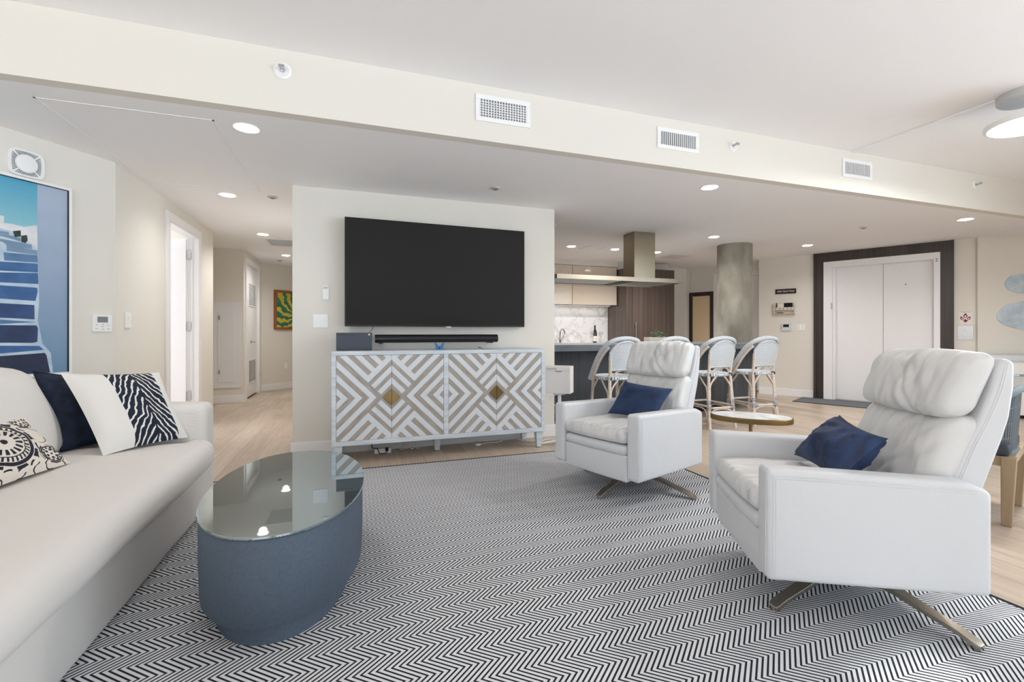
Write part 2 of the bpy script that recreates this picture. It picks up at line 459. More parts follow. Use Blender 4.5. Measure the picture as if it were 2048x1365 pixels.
    def build(s, name, mats, parent=None, loc=(0, 0, 0), rz=0, smooth=None, bevel=0, seg=2, weld=False):
        me = bpy.data.meshes.new(name); me.from_pydata(s.v, [], s.f)
        if not isinstance(mats, (list, tuple)): mats = [mats]
        for q in mats: me.materials.append(M[q] if isinstance(q, str) else q)
        for p, mi in zip(me.polygons, s.m): p.material_index = mi
        if s.uv:
            ul = me.uv_layers.new(name='UVMap')
            for p in me.polygons:
                if p.index in s.uv:
                    for li, c in zip(p.loop_indices, s.uv[p.index]): ul.data[li].uv = c
        me.update(); me.validate()
        if smooth is not None or bevel:
            for p in me.polygons: p.use_smooth = True
            if not bevel: me.set_sharp_from_angle(angle=math.radians(smooth if smooth else 40))
        o = bpy.data.objects.new(name, me); COL.objects.link(o)
        if parent: o.parent = parent
        o.location = loc; o.rotation_euler = (0, 0, rz)
        if bevel:
            b = o.modifiers.new('bevel', 'BEVEL'); b.width = bevel; b.segments = seg; b.limit_method = 'ANGLE'; b.angle_limit = math.radians(40); b.harden_normals = True
        return o
def tag(o, label=None, cat=None, group=None, kind=None):
    if label: o['label'] = label
    if cat: o['category'] = cat
    if group: o['group'] = group
    if kind: o['kind'] = kind
    return o
def root(name, label, cat, loc=(0, 0, 0), rz=0, group=None):
    o = bpy.data.objects.new(name, None); COL.objects.link(o); o.empty_display_size = .1
    o.location = loc; o.rotation_euler = (0, 0, rz)
    return tag(o, label, cat, group)
def struct(o, label=None): o['kind'] = 'structure'; return o if not label else tag(o, label)
def dup(src, loc=None, rz=None, label=None):
    def cp(o, par):
        c = o.copy(); COL.objects.link(c)
        if par: c.parent = par; c.matrix_parent_inverse = o.matrix_parent_inverse
        for ch in list(kids.get(o.name, [])): cp(ch, c)
        return c
    kids = {}
    for o in bpy.data.objects:
        if o.parent: kids.setdefault(o.parent.name, []).append(o)
    r = cp(src, None)
    if loc is not None: r.location = loc
    if rz is not None: r.rotation_euler = (0, 0, rz)
    if label: r['label'] = label
    return r

# walls as frames: origin P, angle phi; local x runs left to right seen from the room, local -y points into the room
WALLS = {'tv': ((0, 4.57), 0.0), 'hall': ((-1.75, 0), PI/2), 'pic': ((-1.755, 4.409), math.atan2(.815, .58)),
         'elev': ((7.006, 6.517), math.atan2(-.895, .445)), 'right': ((8.2, 3.97), math.atan2(-.714, .7)),
         'rec': ((6.91, 7.43), math.atan2(-.9, .44)), 'panel': ((0, 8.35), 0.0), 'closet': ((-1.645, 0), PI/2),
         'art': ((-1.65, 9.81), math.atan2(.67, .74)), 'beam': ((0, 3.08), 0.0), 'kit': ((0, 8.0), 0.0)}
def wp(wl, s_, z, out=0):
    (px_, py_), ph = WALLS[wl]
    return (px_+s_*math.cos(ph)+out*math.sin(ph), py_+s_*math.sin(ph)-out*math.cos(ph), z)
def wang(wl): return WALLS[wl][1]
def wroot(name, label, cat, wl, s_, z, group=None): return root(name, label, cat, wp(wl, s_, z), wang(wl), group)
def wall(name, wl, s0, s1, z0, z1, holes=(), th=.1, m='wall'):
    g = G(); hs = sorted(holes); cur = s0
    for a, b, c, d in hs:
        if a > cur: g.box(cur, a, 0, th, z0, z1)
        if c > z0: g.box(a, b, 0, th, z0, c)
        if d < z1: g.box(a, b, 0, th, d, z1)
        cur = b
    if cur < s1: g.box(cur, s1, 0, th, z0, z1)
    return struct(g.build(name, m, loc=wp(wl, 0, 0), rz=wang(wl)))
def base(name, wl, s0, s1, h=.125, t=.014, z0=0):
    g = G(); g.box(s0, s1, -t, 0, z0, h-.012); g.box(s0, s1, -t*.6, 0, h-.012, h)
    return struct(g.build(name, 'trim', loc=wp(wl, 0, 0), rz=wang(wl), bevel=.002))

# ---------------------------------------------------------------- the room
g = G(); g.box(-8, 7.3, -5.2, 1.0, -.1, 0); g.box(-8, 13, 1.0, 13, -.1, 0); struct(g.build('floor', 'floor'))
g = G(); g.box(-8, 13, 3.16, 13, LOWZ, LOWZ+.1); struct(g.build('ceiling', 'ceil'))
g = G(); g.box(-8, 7.2, -5.1, 1.0, HIGHZ, HIGHZ+.1); g.box(-8, 13, 1.0, 3.16, HIGHZ, HIGHZ+.1); struct(g.build('ceiling_high', 'ceil'))
g = G(); g.box(-8, 13, 0, .08, LOWZ, HIGHZ); struct(g.build('wall_header', 'wall', loc=wp('beam', 0, 0)))
g = G(); g.box(-.515, 2.055, 0, .14, 0, LOWZ); struct(g.build('wall_television', 'wall', loc=wp('tv', 0, 0)))
g = G(); g.box(-6.75, -6.65, -5.0, -2.3, 0, HIGHZ); struct(g.build('wall_back_left', 'wall'))
base('baseboard_television', 'tv', -.53, 2.07)
wall('wall_left', 'hall', 4.409, 7.07, 0, LOWZ, [(5.49, 6.42, 0, 2.24)])
wall('wall_picture', 'pic', -8.3, 0, 0, LOWZ+.4, th=.1)
g = G(); g.box(-4.2, -1.645, 8.35, 8.45, 0, LOWZ); struct(g.build('wall_panel_end', 'wall'))
base('baseboard_panel_end', 'panel', -2.6, -1.63)
g = G(); g.box(-2.9, -2.8, 7.0, 8.4, 0, LOWZ); g.box(-2.9, -1.85, 6.97, 7.07, 0, LOWZ); struct(g.build('wall_alcove', 'wall'))
wall('wall_closet', 'closet', 8.45, 9.81, 0, LOWZ, [(8.5, 9.56, 0, 2.27)])
wall('wall_art', 'art', 0, 2.2, 0, LOWZ); base('baseboard_art', 'art', 0, 2.2)
g = G(); g.box(-.515, -.415, 4.71, 11.6, 0, LOWZ); struct(g.build('wall_hall_right', 'wall'))
g = G(); g.box(-.415, 7.2, 8.0, 8.1, 0, LOWZ); struct(g.build('wall_kitchen_back', 'wall'))
g = G(); g.box(-.415, 4.735, 7.62, 8.0, 2.35, LOWZ); g.box(4.735, 5.82, 7.55, 8.0, 2.305, LOWZ); struct(g.build('trim_1', 'wall'))
wall('wall_entry', 'rec', -1.4, 1.6, 0, LOWZ, [(.0, .80, 0, 2.22)], m='wall')
wall('wall_right', 'elev', 0, 2.88, 0, LOWZ, [(1.12, 2.4, 0, 2.2)], th=.35)
wall('wall_right_far', 'right', 0, 3.6, 0, HIGHZ, th=.1)
base('baseboard_right', 'elev', 0, .85); base('baseboard_right_far', 'right', 0, 3.6)
g = G(); g.box(10.7, 10.8, .9, 1.7, 0, HIGHZ); g.box(7.0, 10.7, .9, 1.0, 0, HIGHZ); g.box(7.0, 7.1, -4.8, .9, 2.6, HIGHZ); g.box(7.0, 7.1, -4.8, .9, 0, .06); struct(g.build('wall_side', 'wall'))
r = bpy.data.objects.new('window_7', None); COL.objects.link(r); r.location = (7.05, -4.8, 0); struct(r)  # unseen side glazing added so more sky light reaches the sofa front
g = G()
for y in (0, 1.9, 3.8, 5.65): g.box(-.04, .04, y, y+.05, .06, 2.6)
g.box(-.04, .04, 0, 5.7, .06, .12); g.box(-.04, .04, 0, 5.7, 2.54, 2.6); g.build('window_frame', 'screenframe', r)
g = G(); g.box(-.004, .004, .05, 5.65, .12, 2.54); g.build('window_pane', 'winglass', r)
# concrete column
g = G(); g.lathe([(.245, 0), (.245, LOWZ)], 48, (5.49, 5.555)); struct(g.build('wall_column', 'concrete', smooth=40))
# the window wall behind the camera
g = G()
g.box(-7.5, 7.3, -5.0, -4.8, 2.6, HIGHZ+.05); g.box(-7.5, 7.3, -5.0, -4.8, 0, .06)
g.box(-8, -6.9, -5.0, -4.8, 0, HIGHZ); g.box(7.1, 7.3, -5.0, -4.8, 0, HIGHZ)
struct(g.build('wall_back', 'wall'))
piers = [(-6.9, -6.8), (-4.7, -4.62), (-2.5, -2.42), (-.3, -.22), (1.95, 2.03), (4.4, 4.48), (6.95, 7.1)]
for i in range(len(piers)-1):
    a, b = piers[i][1], piers[i+1][0]
    r = bpy.data.objects.new('window_%d' % (i+1), None); COL.objects.link(r); r.location = (a, -4.9, 0); struct(r)
    g = G(); g.box(0, .05, -.05, .05, .06, 2.6); g.box(b-a-.05, b-a+.08, -.05, .05, .06, 2.6); g.box(0, b-a, -.05, .05, .06, .12); g.box(0, b-a, -.05, .05, 2.54, 2.6)
    f = g.build('window_frame', 'screenframe', r)
    g = G(); g.box(.05, b-a-.05, -.004, .004, .12, 2.54); g.build('window_pane', 'winglass', r)
g = G(); g.box(-8, 13, 12.9, 13, 0, HIGHZ); g.box(12.9, 13, 1.7, 13, 0, HIGHZ); g.box(-8, -7.9, -5, 4.8, 0, HIGHZ); g.box(-8, -7.9, 7.0, 13, 0, HIGHZ); g.box(10.7, 13, 1.6, 1.7, 0, HIGHZ); struct(g.build('sky_leak_block', 'wall'))  # unseen enclosure added to keep sky light from leaking in
g = G(); g.box(2.08, 2.36, -4.85, -4.8, .06, 2.6); g.box(2.50, 4.3, -4.85, -4.8, .06, 2.6); g.box(1.95, 2.04, -4.85, -4.8, .06, 2.6); g.box(.3, 1.52, -4.85, -4.8, .06, 2.6); struct(g.build('sun_mask_panels', 'wall'))  # unseen panels added to cut the sun into patches on the rug
# ceiling access hatch lines
r = root('ceiling_hatch', 'large flush painted access hatch in the lowered ceiling by the picture wall', 'hatch', (-1.26, 4.1, LOWZ))
g = G()
for a in ((-.44, -.43, -.77, .77), (.43, .44, -.77, .77), (-.44, .44, -.77, -.76), (-.44, .44, .76, .77)): g.box(a[0], a[1], a[2], a[3], -.003, 0)
g.build('hatch_frame', 'trim', r)
g = G(); g.box(-.43, .43, -.76, .76, -.0015, 0); g.build('hatch_panel', 'ceil', r)

# ---------------------------------------------------------------- doors
def casing(g, s0, s1, top, w_=.11, t=.02):
    g.box(s0-w_, s0, -t, .0, 0, top+w_); g.box(s1, s1+w_, -t, .0, 0, top+w_); g.box(s0, s1, -t, .0, top, top+w_)
    g.box(s0-.0, s0+.018, -t, .1, 0, top); g.box(s1-.018, s1, -t, .1, 0, top); g.box(s0, s1, -t, .1, top-.018, top)
    g.box(s0+.018, s0+.03, .04, .055, 0, top-.018); g.box(s1-.03, s1-.018, .04, .055, 0, top-.018)
r = bpy.data.objects.new('door_1', None); COL.objects.link(r); r.location = wp('hall', 0, 0); r.rotation_euler = (0, 0, PI/2)
tag(struct(r), 'white door standing open into the room behind the left hall wall')
g = G(); casing(g, 5.49, 6.42, 2.24, .085); g.build('door_casing', 'trim', r, bevel=.003)
g = G(); g.box(6.36, 6.398, .1, .95, .01, 2.21); g.build('door_leaf', 'trim', r, bevel=.003)
for z in (.32, 1.14, 1.98):
    g = G(); g.box(6.385, 6.402, .055, .099, z, z+.1); g.cyl((6.39, .1, z), (6.39, .1, z+.1), .006); g.build('hinge', 'steel', r)
g = G(); g.box(-7.9, -1.85, 4.9, 4.98, 0, LOWZ); g.box(-7.9, -2.9, 6.97, 7.07, 0, LOWZ); struct(g.build('wall_bedroom', 'trim'))
g = G(); g.box(-6.0, -5.98, 5.0, 6.95, .05, 2.42); struct(g.build('window_8', 'winglass'))  # unseen bedroom pane added to let sky light onto the door leaf
d = bpy.data.lights.new('bedroom_fill_light', 'AREA'); o = bpy.data.objects.new('bedroom_fill_light', d); COL.objects.link(o)   # unseen area light added to brighten the open door leaf
d.shape = 'RECTANGLE'; d.size = 1.8; d.size_y = 2.0; d.energy = 95; d.color = (.93, .97, 1); o.location = (-5.9, 5.95, 1.3); o.rotation_euler = (PI/2, 0, -PI/2)
r = bpy.data.objects.new('door_2', None); COL.objects.link(r); r.location = wp('closet', 0, 0); r.rotation_euler = (0, 0, PI/2)
tag(struct(r), 'white closet door with louvred grilles at the hall end')
g = G(); casing(g, 8.5, 9.56, 2.27, .06); g.build('door_casing', 'trim', r, bevel=.003)
g = G(); g.box(8.52, 9.54, .02, .06, .03, 2.245); g.build('door_leaf', 'trim', r)
for z0, z1 in ((1.56, 1.97), (.25, .66)):
    g = G(); g.box(8.78, 9.36, .012, .02, z0, z1); fgr = g.build('louvre_grille', 'trim', r)
    g = G()
    for c in (8.81, 9.09):
        for k in range(13): g.box(c, c+.24, .008, .0125, z0+.03+k*.028, z0+.042+k*.028)
    g.build('louvre_slots', 'grey', fgr)
g = G(); g.cyl((9.0, .02, .95), (9.0, -.035, .95), .01); g.tube([(9.0, -.035, .95), (9.12, -.035, .95)], .009); g.cyl((9.0, .02, .95), (9.0, .012, .95), .026); g.build('door_handle', 'nickel', r, smooth=40)
for z in (.3, 1.12, 1.95):
    g = G(); g.box(9.545, 9.565, -.024, -.001, z, z+.1); g.build('hinge', 'steel', r)
r = bpy.data.objects.new('door_3', None); COL.objects.link(r); r.location = wp('elev', 0, 0); r.rotation_euler = (0, 0, wang('elev'))
tag(struct(r), 'white two-leaf elevator door in a dark wood surround')
g = G(); g.box(.86, 1.0, -.03, .0, 0, LOWZ); g.box(2.43, 2.575, -.03, .0, 0, LOWZ); g.box(1.0, 2.43, -.03, 0, 2.285, LOWZ)
g.box(.86, .90, -.045, -.03, 0, LOWZ); g.box(2.54, 2.575, -.045, -.03, 0, LOWZ); g.build('wood_surround', 'darkwood', r)
g = G(); g.box(1.0, 1.12, -.04, 0, 0, 2.285); g.box(2.36, 2.43, -.04, 0, 0, 2.285); g.box(1.12, 2.36, -.04, 0, 2.185, 2.285)
g.box(1.0, 1.16, 0, .1, 0, 2.185); g.box(2.36, 2.43, 0, .1, 0, 2.185); g.box(1.0, 2.43, 0, .1, 2.185, 2.285); g.build('door_frame', 'trim', r, bevel=.003)
for a, b in ((1.16, 1.765), (1.77, 2.36)):
    g = G(); g.box(a, b, .09 if a < 1.5 else .094, .12, .014, 2.185); g.build('elevator_leaf', 'trim', r)
g = G(); g.box(1.13, 2.39, .121, .16, 0, 2.25); g.build('leak_block_panel', 'dark', r)  # dark panel added to block light leaking between the leaves
g = G(); g.box(1.16, 2.36, -.02, .12, 0, .014); g.build('sill', 'steel', r)
g = G(); g.box(1.105, 1.125, -.048, -.04, 1.5, 1.6); g.build('call_plate', 'steel', r)
g = G(); g.lathe([(.008, 0), (.008, .004)], 12); g.T = Matrix(); o = g.build('peephole', 'dark', r, loc=(2.037, .094, 1.85)); o.rotation_euler = (PI/2, 0, 0)
def text(body, size, m, parent, loc, rot=(PI/2, 0, 0), shear=0, name='lettering', ext=.0006, align='CENTER', sx=1):
    c = bpy.data.curves.new('tmp', 'FONT'); c.body = body; c.size = size; c.align_x = align; c.align_y = 'CENTER'; c.extrude = ext; c.shear = shear
    t = bpy.data.objects.new('tmp', c); COL.objects.link(t)
    dg = bpy.context.evaluated_depsgraph_get(); dg.update()
    me = bpy.data.meshes.new_from_object(t.evaluated_get(dg)); me.name = name
    bpy.data.objects.remove(t); me.materials.clear(); me.materials.append(M[m])
    o = bpy.data.objects.new(name, me); COL.objects.link(o); o.parent = parent; o.location = loc; o.rotation_euler = rot; o.scale = (sx, 1, 1)
    return o
text('2', .07, 'black', r, (2.39, -.041, 2.17), name='floor_number')
r = bpy.data.objects.new('door_4', None); COL.objects.link(r); r.location = wp('rec', 0, 0); r.rotation_euler = (0, 0, wang('rec'))
tag(struct(r), 'white door partly hidden behind the concrete column')
g = G(); casing(g, .0, .80, 2.22, .075); g.build('door_casing', 'trim', r, bevel=.003)
g = G(); g.box(.018, .782, .03, .07, .01, 2.2); g.build('door_leaf', 'trim', r)
g = G(); g.cyl((.72, .03, .985), (.72, -.03, .985), .01); g.tube([(.72, -.03, .985), (.6, -.03, .985)], .01); g.cyl((.72, .03, .985), (.72, .02, .985), .028); g.build('door_handle', 'nickel', r, smooth=40)
g = G()
for q in (-.83, -.55): g.box(q, q+.006, -.004, 0, 0, LOWZ)
struct(g.build('trim_2', 'lightgrey', loc=wp('rec', 0, 0), rz=wang('rec')))
r = wroot('wall_mirror', 'tall wall mirror in a dark wood frame left of the concrete column', 'mirror', 'rec', -.32, 1.0)
g = G(); w2 = .25
g.box(-w2, -w2+.07, -.03, 0, -.9, .94); g.box(w2-.07, w2, -.03, 0, -.9, .94); g.box(-w2+.07, w2-.07, -.03, 0, .86, .94); g.box(-w2+.07, w2-.07, -.03, 0, -.9, -.82)
g.build('mirror_frame', 'darkwood', r, bevel=.004)
g = G(); g.box(-w2+.065, w2-.065, -.012, -.004, -.83, .87); g.build('mirror_glass', 'mirror', r)

# electrical access panel in the hall
r = wroot('access_panel', 'tall glossy white electrical access panel on the hall end wall', 'access panel', 'panel', -1.873, .915)
g = G(); g.box(-.19, .19, -.02, 0, -.68, .68); g.build('panel_frame', 'whitegloss', r, bevel=.006)
g = G(); g.box(-.13, .11, -.028, -.02, -.59, .53); g.build('panel_door', 'whitegloss', r, bevel=.003)
for z in (.43, -.42):
    g = G(); g.box(-.112, -.095, -.04, -.028, z-.03, z+.03); g.build('latch', 'chrome', r)

# ---------------------------------------------------------------- ceiling and beam fittings
LENS = None
def downlight(x, y, label, first=None):
    if first: return dup(first, (x, y, LOWZ), 0, label)
    r = root('recessed_downlight', label, 'ceiling light', (x, y, LOWZ), 0, 'recessed downlights in the lowered ceiling')
    g = G(); g.lathe([(.072, -.001), (.076, -.004), (.078, -.001), (.078, 0)], 32); g.build('trim_ring', 'white', r, smooth=40)
    g = G(); g.lathe([(.058, -.0065), (.06, -.0035)], 32); g.build('lens', 'lens', r, smooth=40)
    d = bpy.data.lights.new('lamp', 'SPOT'); o = bpy.data.objects.new('lamp', d); COL.objects.link(o); o.parent = r
    d.energy = 62; d.spot_size = math.radians(155); d.spot_blend = 1; d.shadow_soft_size = .05; d.color = (1, .975, .945)
    o.location = (0, 0, -.03)
    return r
DL = [(-.652, 3.388, 'downlight nearest the header, above the oval coffee table'), (-1.142, 5.098, 'downlight beside the ceiling hatch, at the mouth of the hallway'),
      (-1.149, 6.997, 'hallway downlight just in front of the return grille'), (-1.089, 8.777, 'deepest downlight of the hallway, by the closet door'),
      (3.076, 3.405, 'downlight close to the header above the far armchair'), (4.729, 5.15, 'downlight in front of the concrete column'),
      (3.179, 6.431, 'kitchen downlight left of the flush kitchen hatch'), (3.949, 6.438, 'kitchen downlight just left of the hood chimney'),
      (4.746, 6.456, 'kitchen downlight half hidden behind the hood chimney'), (6.536, 5.19, 'downlight in front of the elevator, left of its surround'),
      (6.781, 3.395, 'rightmost downlight, near the header in front of the elevator wall')]
first = None
for (x, y, l), en in zip(DL, (22, 24, 44, 48, 50, 46, 88, 88, 88, 40, 60)):
    q = downlight(x, y, l, first); first = first or q
    lo = [c for c in q.children if c.type == 'LIGHT'][0]; lo.data = lo.data.copy(); lo.data.energy = en
def puck(x, y, label, z=LOWZ):
    r = root('ceiling_detector', label, 'detector', (x, y, z), 0, 'small round ceiling detectors')
    g = G(); g.lathe([(.035, -.012), (.045, -.008), (.045, 0)], 24); g.build('housing', 'lightgrey', r, smooth=40)
    g = G(); g.lathe([(.018, -.018), (.022, -.012)], 20); g.build('sensor', 'grey', r, smooth=40)
puck(-.743, 5.031, 'small round ceiling detector at the hallway mouth'); puck(1.234, 4.054, 'small round ceiling detector above the television')
puck(6.083, 4.071, 'small round ceiling detector in front of the elevator'); puck(-1.269, 9.423, 'small round detector at the far end of the hall ceiling')
def grille(name, x0, x1, y0, y1, label, inner='ceil'):
    r = root(name, label, 'ceiling grille', ((x0+x1)/2, (y0+y1)/2, LOWZ)); a, b = (x1-x0)/2, (y1-y0)/2
    g = G(); f = .03
    g.box(-a, a, -b, -b+f, -.008, 0); g.box(-a, a, b-f, b, -.008, 0); g.box(-a, -a+f, -b+f, b-f, -.008, 0); g.box(a-f, a, -b+f, b-f, -.008, 0)
    g.build('grille_frame', 'white', r)
    g = G(); g.box(-a+f, a-f, -b+f, b-f, -.002, 0); g.build('grille_core', inner, r)
    return r, a, b
r, a, b = grille('return_grille', -1.2, -.6, 7.26, 7.86, 'square return air grille in the hallway ceiling')
g = G()
for k in range(18): g.box(-a+.03, a-.03, -b+.04+k*.03, -b+.048+k*.03, -.006, -.002)
g.build('louvre', 'lightgrey', r)
grille('kitchen_hatch', 3.4, 3.73, 6.29, 6.6, 'small square flush hatch in the kitchen ceiling')
r, a, b = grille('kitchen_vent', 5.08, 5.52, 6.5, 6.92, 'square louvred vent in the ceiling behind the hood', 'grey')
g = G()
for k in range(10): g.box(-a+.03, a-.03, -b+.04+k*.036, -b+.06+k*.036, -.007, -.002)
g.build('louvre', 'white', r)
def beamvent(s0, s1, z0, z1, label, cross):
    r = wroot('supply_vent', label, 'air vent', 'beam', (s0+s1)/2, (z0+z1)/2, 'supply air vents on the header')
    a, b = (s1-s0)/2, (z1-z0)/2; f = .032
    g = G(); g.box(-a, a, -.008, 0, b-f, b); g.box(-a, a, -.008, 0, -b, -b+f); g.box(-a, -a+f, -.008, 0, -b+f, b-f); g.box(a-f, a, -.008, 0, -b+f, b-f)
    g.build('vent_frame', 'white', r, bevel=.002)
    g = G(); g.box(-a+f, a-f, -.001, .0, -b+f, b-f); g.build('duct_opening', 'grey', r)
    g = G(); n = 17
    for k in range(n+1):
        x = -a+f+(2*a-2*f)*k/n; g.box(x-.003, x+.003, -.008, -.001, -b+f, b-f)
    g.build('blade', 'white', r)['kind'] = 'stuff'
    if cross:
        g = G()
        for k in range(1, 7):
            z = -b+f+(2*b-2*f)*k/7; g.box(-a+f, a-f, -.005, -.001, z-.0025, z+.0025)
        g.build('cross_blade', 'white', r)['kind'] = 'stuff'
beamvent(.794, 1.195, 2.572, 2.756, 'largest and leftmost air vent on the header, with crossed blades', True)
beamvent(2.269, 2.671, 2.575, 2.742, 'middle air vent on the header, with upright blades', False)
beamvent(4.315, 4.712, 2.572, 2.745, 'rightmost air vent on the header, where the ceiling raceway ends', False)
def sprinkler(s_, z, label, R=.042):
    r = wroot('sprinkler_head', label, 'sprinkler', 'beam', s_, z, 'side wall sprinklers on the header')
    g = G(); g.lathe([(R, 0), (R, .004), (R*.8, .01), (R*.45, .008)], 28); o = g.build('escutcheon', 'white', r, smooth=30); o.rotation_euler = (PI/2, 0, 0)
    g = G(); g.lathe([(.012, 0), (.012, .02), (.005, .022), (.005, .045)], 14); o = g.build('nozzle', 'steel', r, smooth=30); o.rotation_euler = (PI/2, 0, 0)
    g = G(); g.box(-.016, .016, -.056, -.04, -.004, .012); g.build('deflector', 'steel', r)
sprinkler(-.401, 2.69, 'round sprinkler at the left of the header above the television', .05)
sprinkler(3.028, 2.684, 'sprinkler between the middle and the rightmost header vents')
sprinkler(6.315, 2.70, 'rightmost sprinkler on the header, above the elevator')
r = wroot('side_sprinkler', 'tiny sprinkler on the kitchen side of the television wall top corner', 'sprinkler', 'tv', 2.06, 2.28)
g = G(); g.cyl((0, .06, 0), (.03, .06, 0), .008); g.box(.028, .034, .045, .075, -.012, .012); g.build('nozzle', 'steel', r)
r = root('ceiling_raceway', 'thin painted cable raceway running across the high ceiling to the disc lamp', 'raceway', (4.45, 3.08, HIGHZ))
g = G(); g.box(-.011, .011, -1.03, 0, -.012, 0); g.build('channel', 'ceil', r, bevel=.002)
r = root('disc_lamp', 'white hanging disc lamp with a lit face, at the right edge', 'ceiling light', (4.60, 1.92, HIGHZ))
g = G(); g.lathe([(.14, -.06), (.15, -.05), (.15, 0)], 40, (-.08, 0)); g.build('canopy', 'lightgrey', r, smooth=40)
g = G(); g.lathe([(.238, -.215), (.25, -.212), (.25, -.185), (.235, -.18)], 56); g.build('disc_body', 'white', r, smooth=40)
g = G(); g.lathe([(.225, -.2165), (.232, -.2145)], 56); g.build('diffuser', 'disc', r, smooth=40)
g = G(); g.cyl((0, 0, -.18), (0, 0, -.05), .012); g.build('stem', 'white', r)
d = bpy.data.lights.new('lamp', 'AREA'); o = bpy.data.objects.new('lamp', d); COL.objects.link(o); o.parent = r; o.location = (0, 0, -.23)
d.shape = 'DISK'; d.size = .44; d.energy = 50; d.color = (1, .98, .95)

# ---------------------------------------------------------------- wall fittings
def plate(name, label, cat, wl, s_, z, w_, h, t=.008, m='white', group=None):
    r = wroot(name, label, cat, wl, s_, z, group)
    g = G(); g.box(-w_/2, w_/2, -t, 0, -h/2, h/2); g.build('plate', m, r, bevel=.002); return r
def rocker(r, x, z, w_=.03, h=.066, m='white'):
    g = G(); g.hexa([(x-w_/2, -.011, z-h/2), (x+w_/2, -.011, z-h/2), (x+w_/2, -.004, z-h/2), (x-w_/2, -.004, z-h/2)], [(x-w_/2, -.015, z+h/2), (x+w_/2, -.015, z+h/2), (x+w_/2, -.004, z+h/2), (x-w_/2, -.004, z+h/2)]); g.build('rocker', m, r)
r = plate('light_switch', 'white double rocker switch plate low left of the television', 'switch', 'tv', -.28, 1.22, .127, .122, group='light switches')
rocker(r, -.025, 0); rocker(r, .025, 0)
r = plate('wall_control', 'slim white wall remote holder above the double switch', 'wall control', 'tv', -.236, 1.48, .052, .13, .014); g = G(); g.box(-.02, .02, -.018, -.014, .035, .055); g.build('sensor_window', 'lightgrey', r)
r = plate('light_switch', 'narrow white dimmer switch on the left hall wall', 'switch', 'hall', 4.61, 1.215, .1, .125, .01, group='light switches'); rocker(r, 0, 0)
r = plate('thermostat', 'white thermostat with a grey display beside the stairs picture', 'thermostat', 'pic', -.092, 1.185, .128, .126, .018)
g = G(); g.box(-.036, .034, -.0195, -.018, .006, .05); g.build('display', 'grey', r)
for x, z in ((-.04, -.012), (-.04, -.04), (0, -.008), (0, -.024), (0, -.044), (.038, -.014), (.038, -.042)):
    g = G(); g.box(x-.008, x+.008, -.0192, -.018, z-.003, z+.003); g.build('button', 'lightgrey', r)
# speaker grille high on the picture wall
r = wroot('wall_speaker', 'white rounded ventilation speaker high on the wall above the stairs picture', 'wall speaker', 'pic', -.54, 2.238)
g = G()
sq = [(.095*math.copysign(abs(math.cos(t))**.45, math.cos(t)), .088*math.copysign(abs(math.sin(t))**.45, math.sin(t))) for t in [2*PI*k/40 for k in range(40)]]
g.prism(sq[::-1], -.02, 0, 'y'); g.build('housing', 'white', r, smooth=30)
g = G()
for k in range(56):
    t = 2*PI*k/56
    if min((t-PI/4) % (PI/2), PI/2-(t-PI/4) % (PI/2)) < .1: continue
    c, s_ = math.cos(t), math.sin(t); m_ = .077/max(abs(c), abs(s_))**.75
    g.T = Matrix.Rotation(-t, 4, 'Y'); g.box(.060, m_, -.0215, -.0195, -.0022, .0022)
g.T = Matrix(); g.build('slots', 'grey', r)['kind'] = 'stuff'
g = G(); g.lathe([(.056, .0), (.054, .004), (.045, .006)], 36); o = g.build('centre_disc', 'white', r, loc=(0, -.02, 0), smooth=30); o.rotation_euler = (PI/2, 0, 0)
plate('wall_outlet', 'white outlet low on the wall under the palm painting', 'outlet', 'art', .52, .45, .07, .115)
# stairs picture
r = wroot('framed_print', 'large framed print of blue painted stairs against a sky, on the left wall', 'picture', 'pic', -1.03, 1.48)
AW, AH = .735, .662
g = G(); t = .018
g.box(-AW, AW, -.035, 0, AH-t, AH); g.box(-AW, AW, -.035, 0, -AH, -AH+t); g.box(-AW, -AW+t, -.035, 0, -AH+t, AH-t); g.box(AW-t, AW, -.035, 0, -AH+t, AH-t)
g.build('picture_frame', 'white', r, bevel=.002)
g = G(); e = .004; a, b = AW-t, AH-t
g.box(-a, a, -.032, -.02, b-e, b); g.box(a-e, a, -.032, -.02, -b, b-e); g.box(-a, -a+e, -.032, -.02, -b, b-e); g.build('inner_liner', 'black', r)
def pic_fn():
    x, y, z = sep(coords('Object'))
    n = tnoise(coords('Object'), 5, 4)
    sky = mixc(xmin(xmax((z-.28)/.4, 0), 1), lin((142, 196, 208)), lin((58, 156, 194)))
    wl_ = mixc(xmin(xmax((z+.66)/1.2+(n-.5)*.4, 0), 1), lin((104, 140, 172)), lin((168, 182, 204)))
    return sky, wl_, n, x, z
def stairs_bg():
    sky, wl_, n, x, z = pic_fn()
    return mixc(x.gt(.5445), sky, wl_)
M['art_bg'] = mat('sky_and_blue_wall_print', None, .5, fn=stairs_bg)
M['art_white'] = mat('pale_blue_step_paint_print', None, .5, fn=noisy((168, 190, 210), (196, 212, 226), 8))
M['art_ruin'] = mat('whitewashed_wall_print', None, .5, fn=noisy((200, 206, 212), (224, 226, 228), 12))
for k, (c1, c2) in enumerate([((112, 140, 168), (140, 162, 184)), ((70, 108, 150), (92, 128, 166)), ((40, 84, 138), (62, 106, 158)), ((30, 60, 108), (50, 84, 134)), ((22, 42, 80), (36, 62, 106)), ((18, 26, 52), (28, 40, 72))]):
    M['art%d' % k] = mat('stair_riser_blue_%d' % k, None, .5, fn=noisy(c1, c2, 6))
M['art_plant'] = mat('dark_shrub_print', None, .5, fn=noisy((16, 30, 24), (48, 70, 46), 40))
g = G(); g.box(-a, a-e, -.022, -.018, -b, b-e); pr = g.build('print', 'art_bg', r)
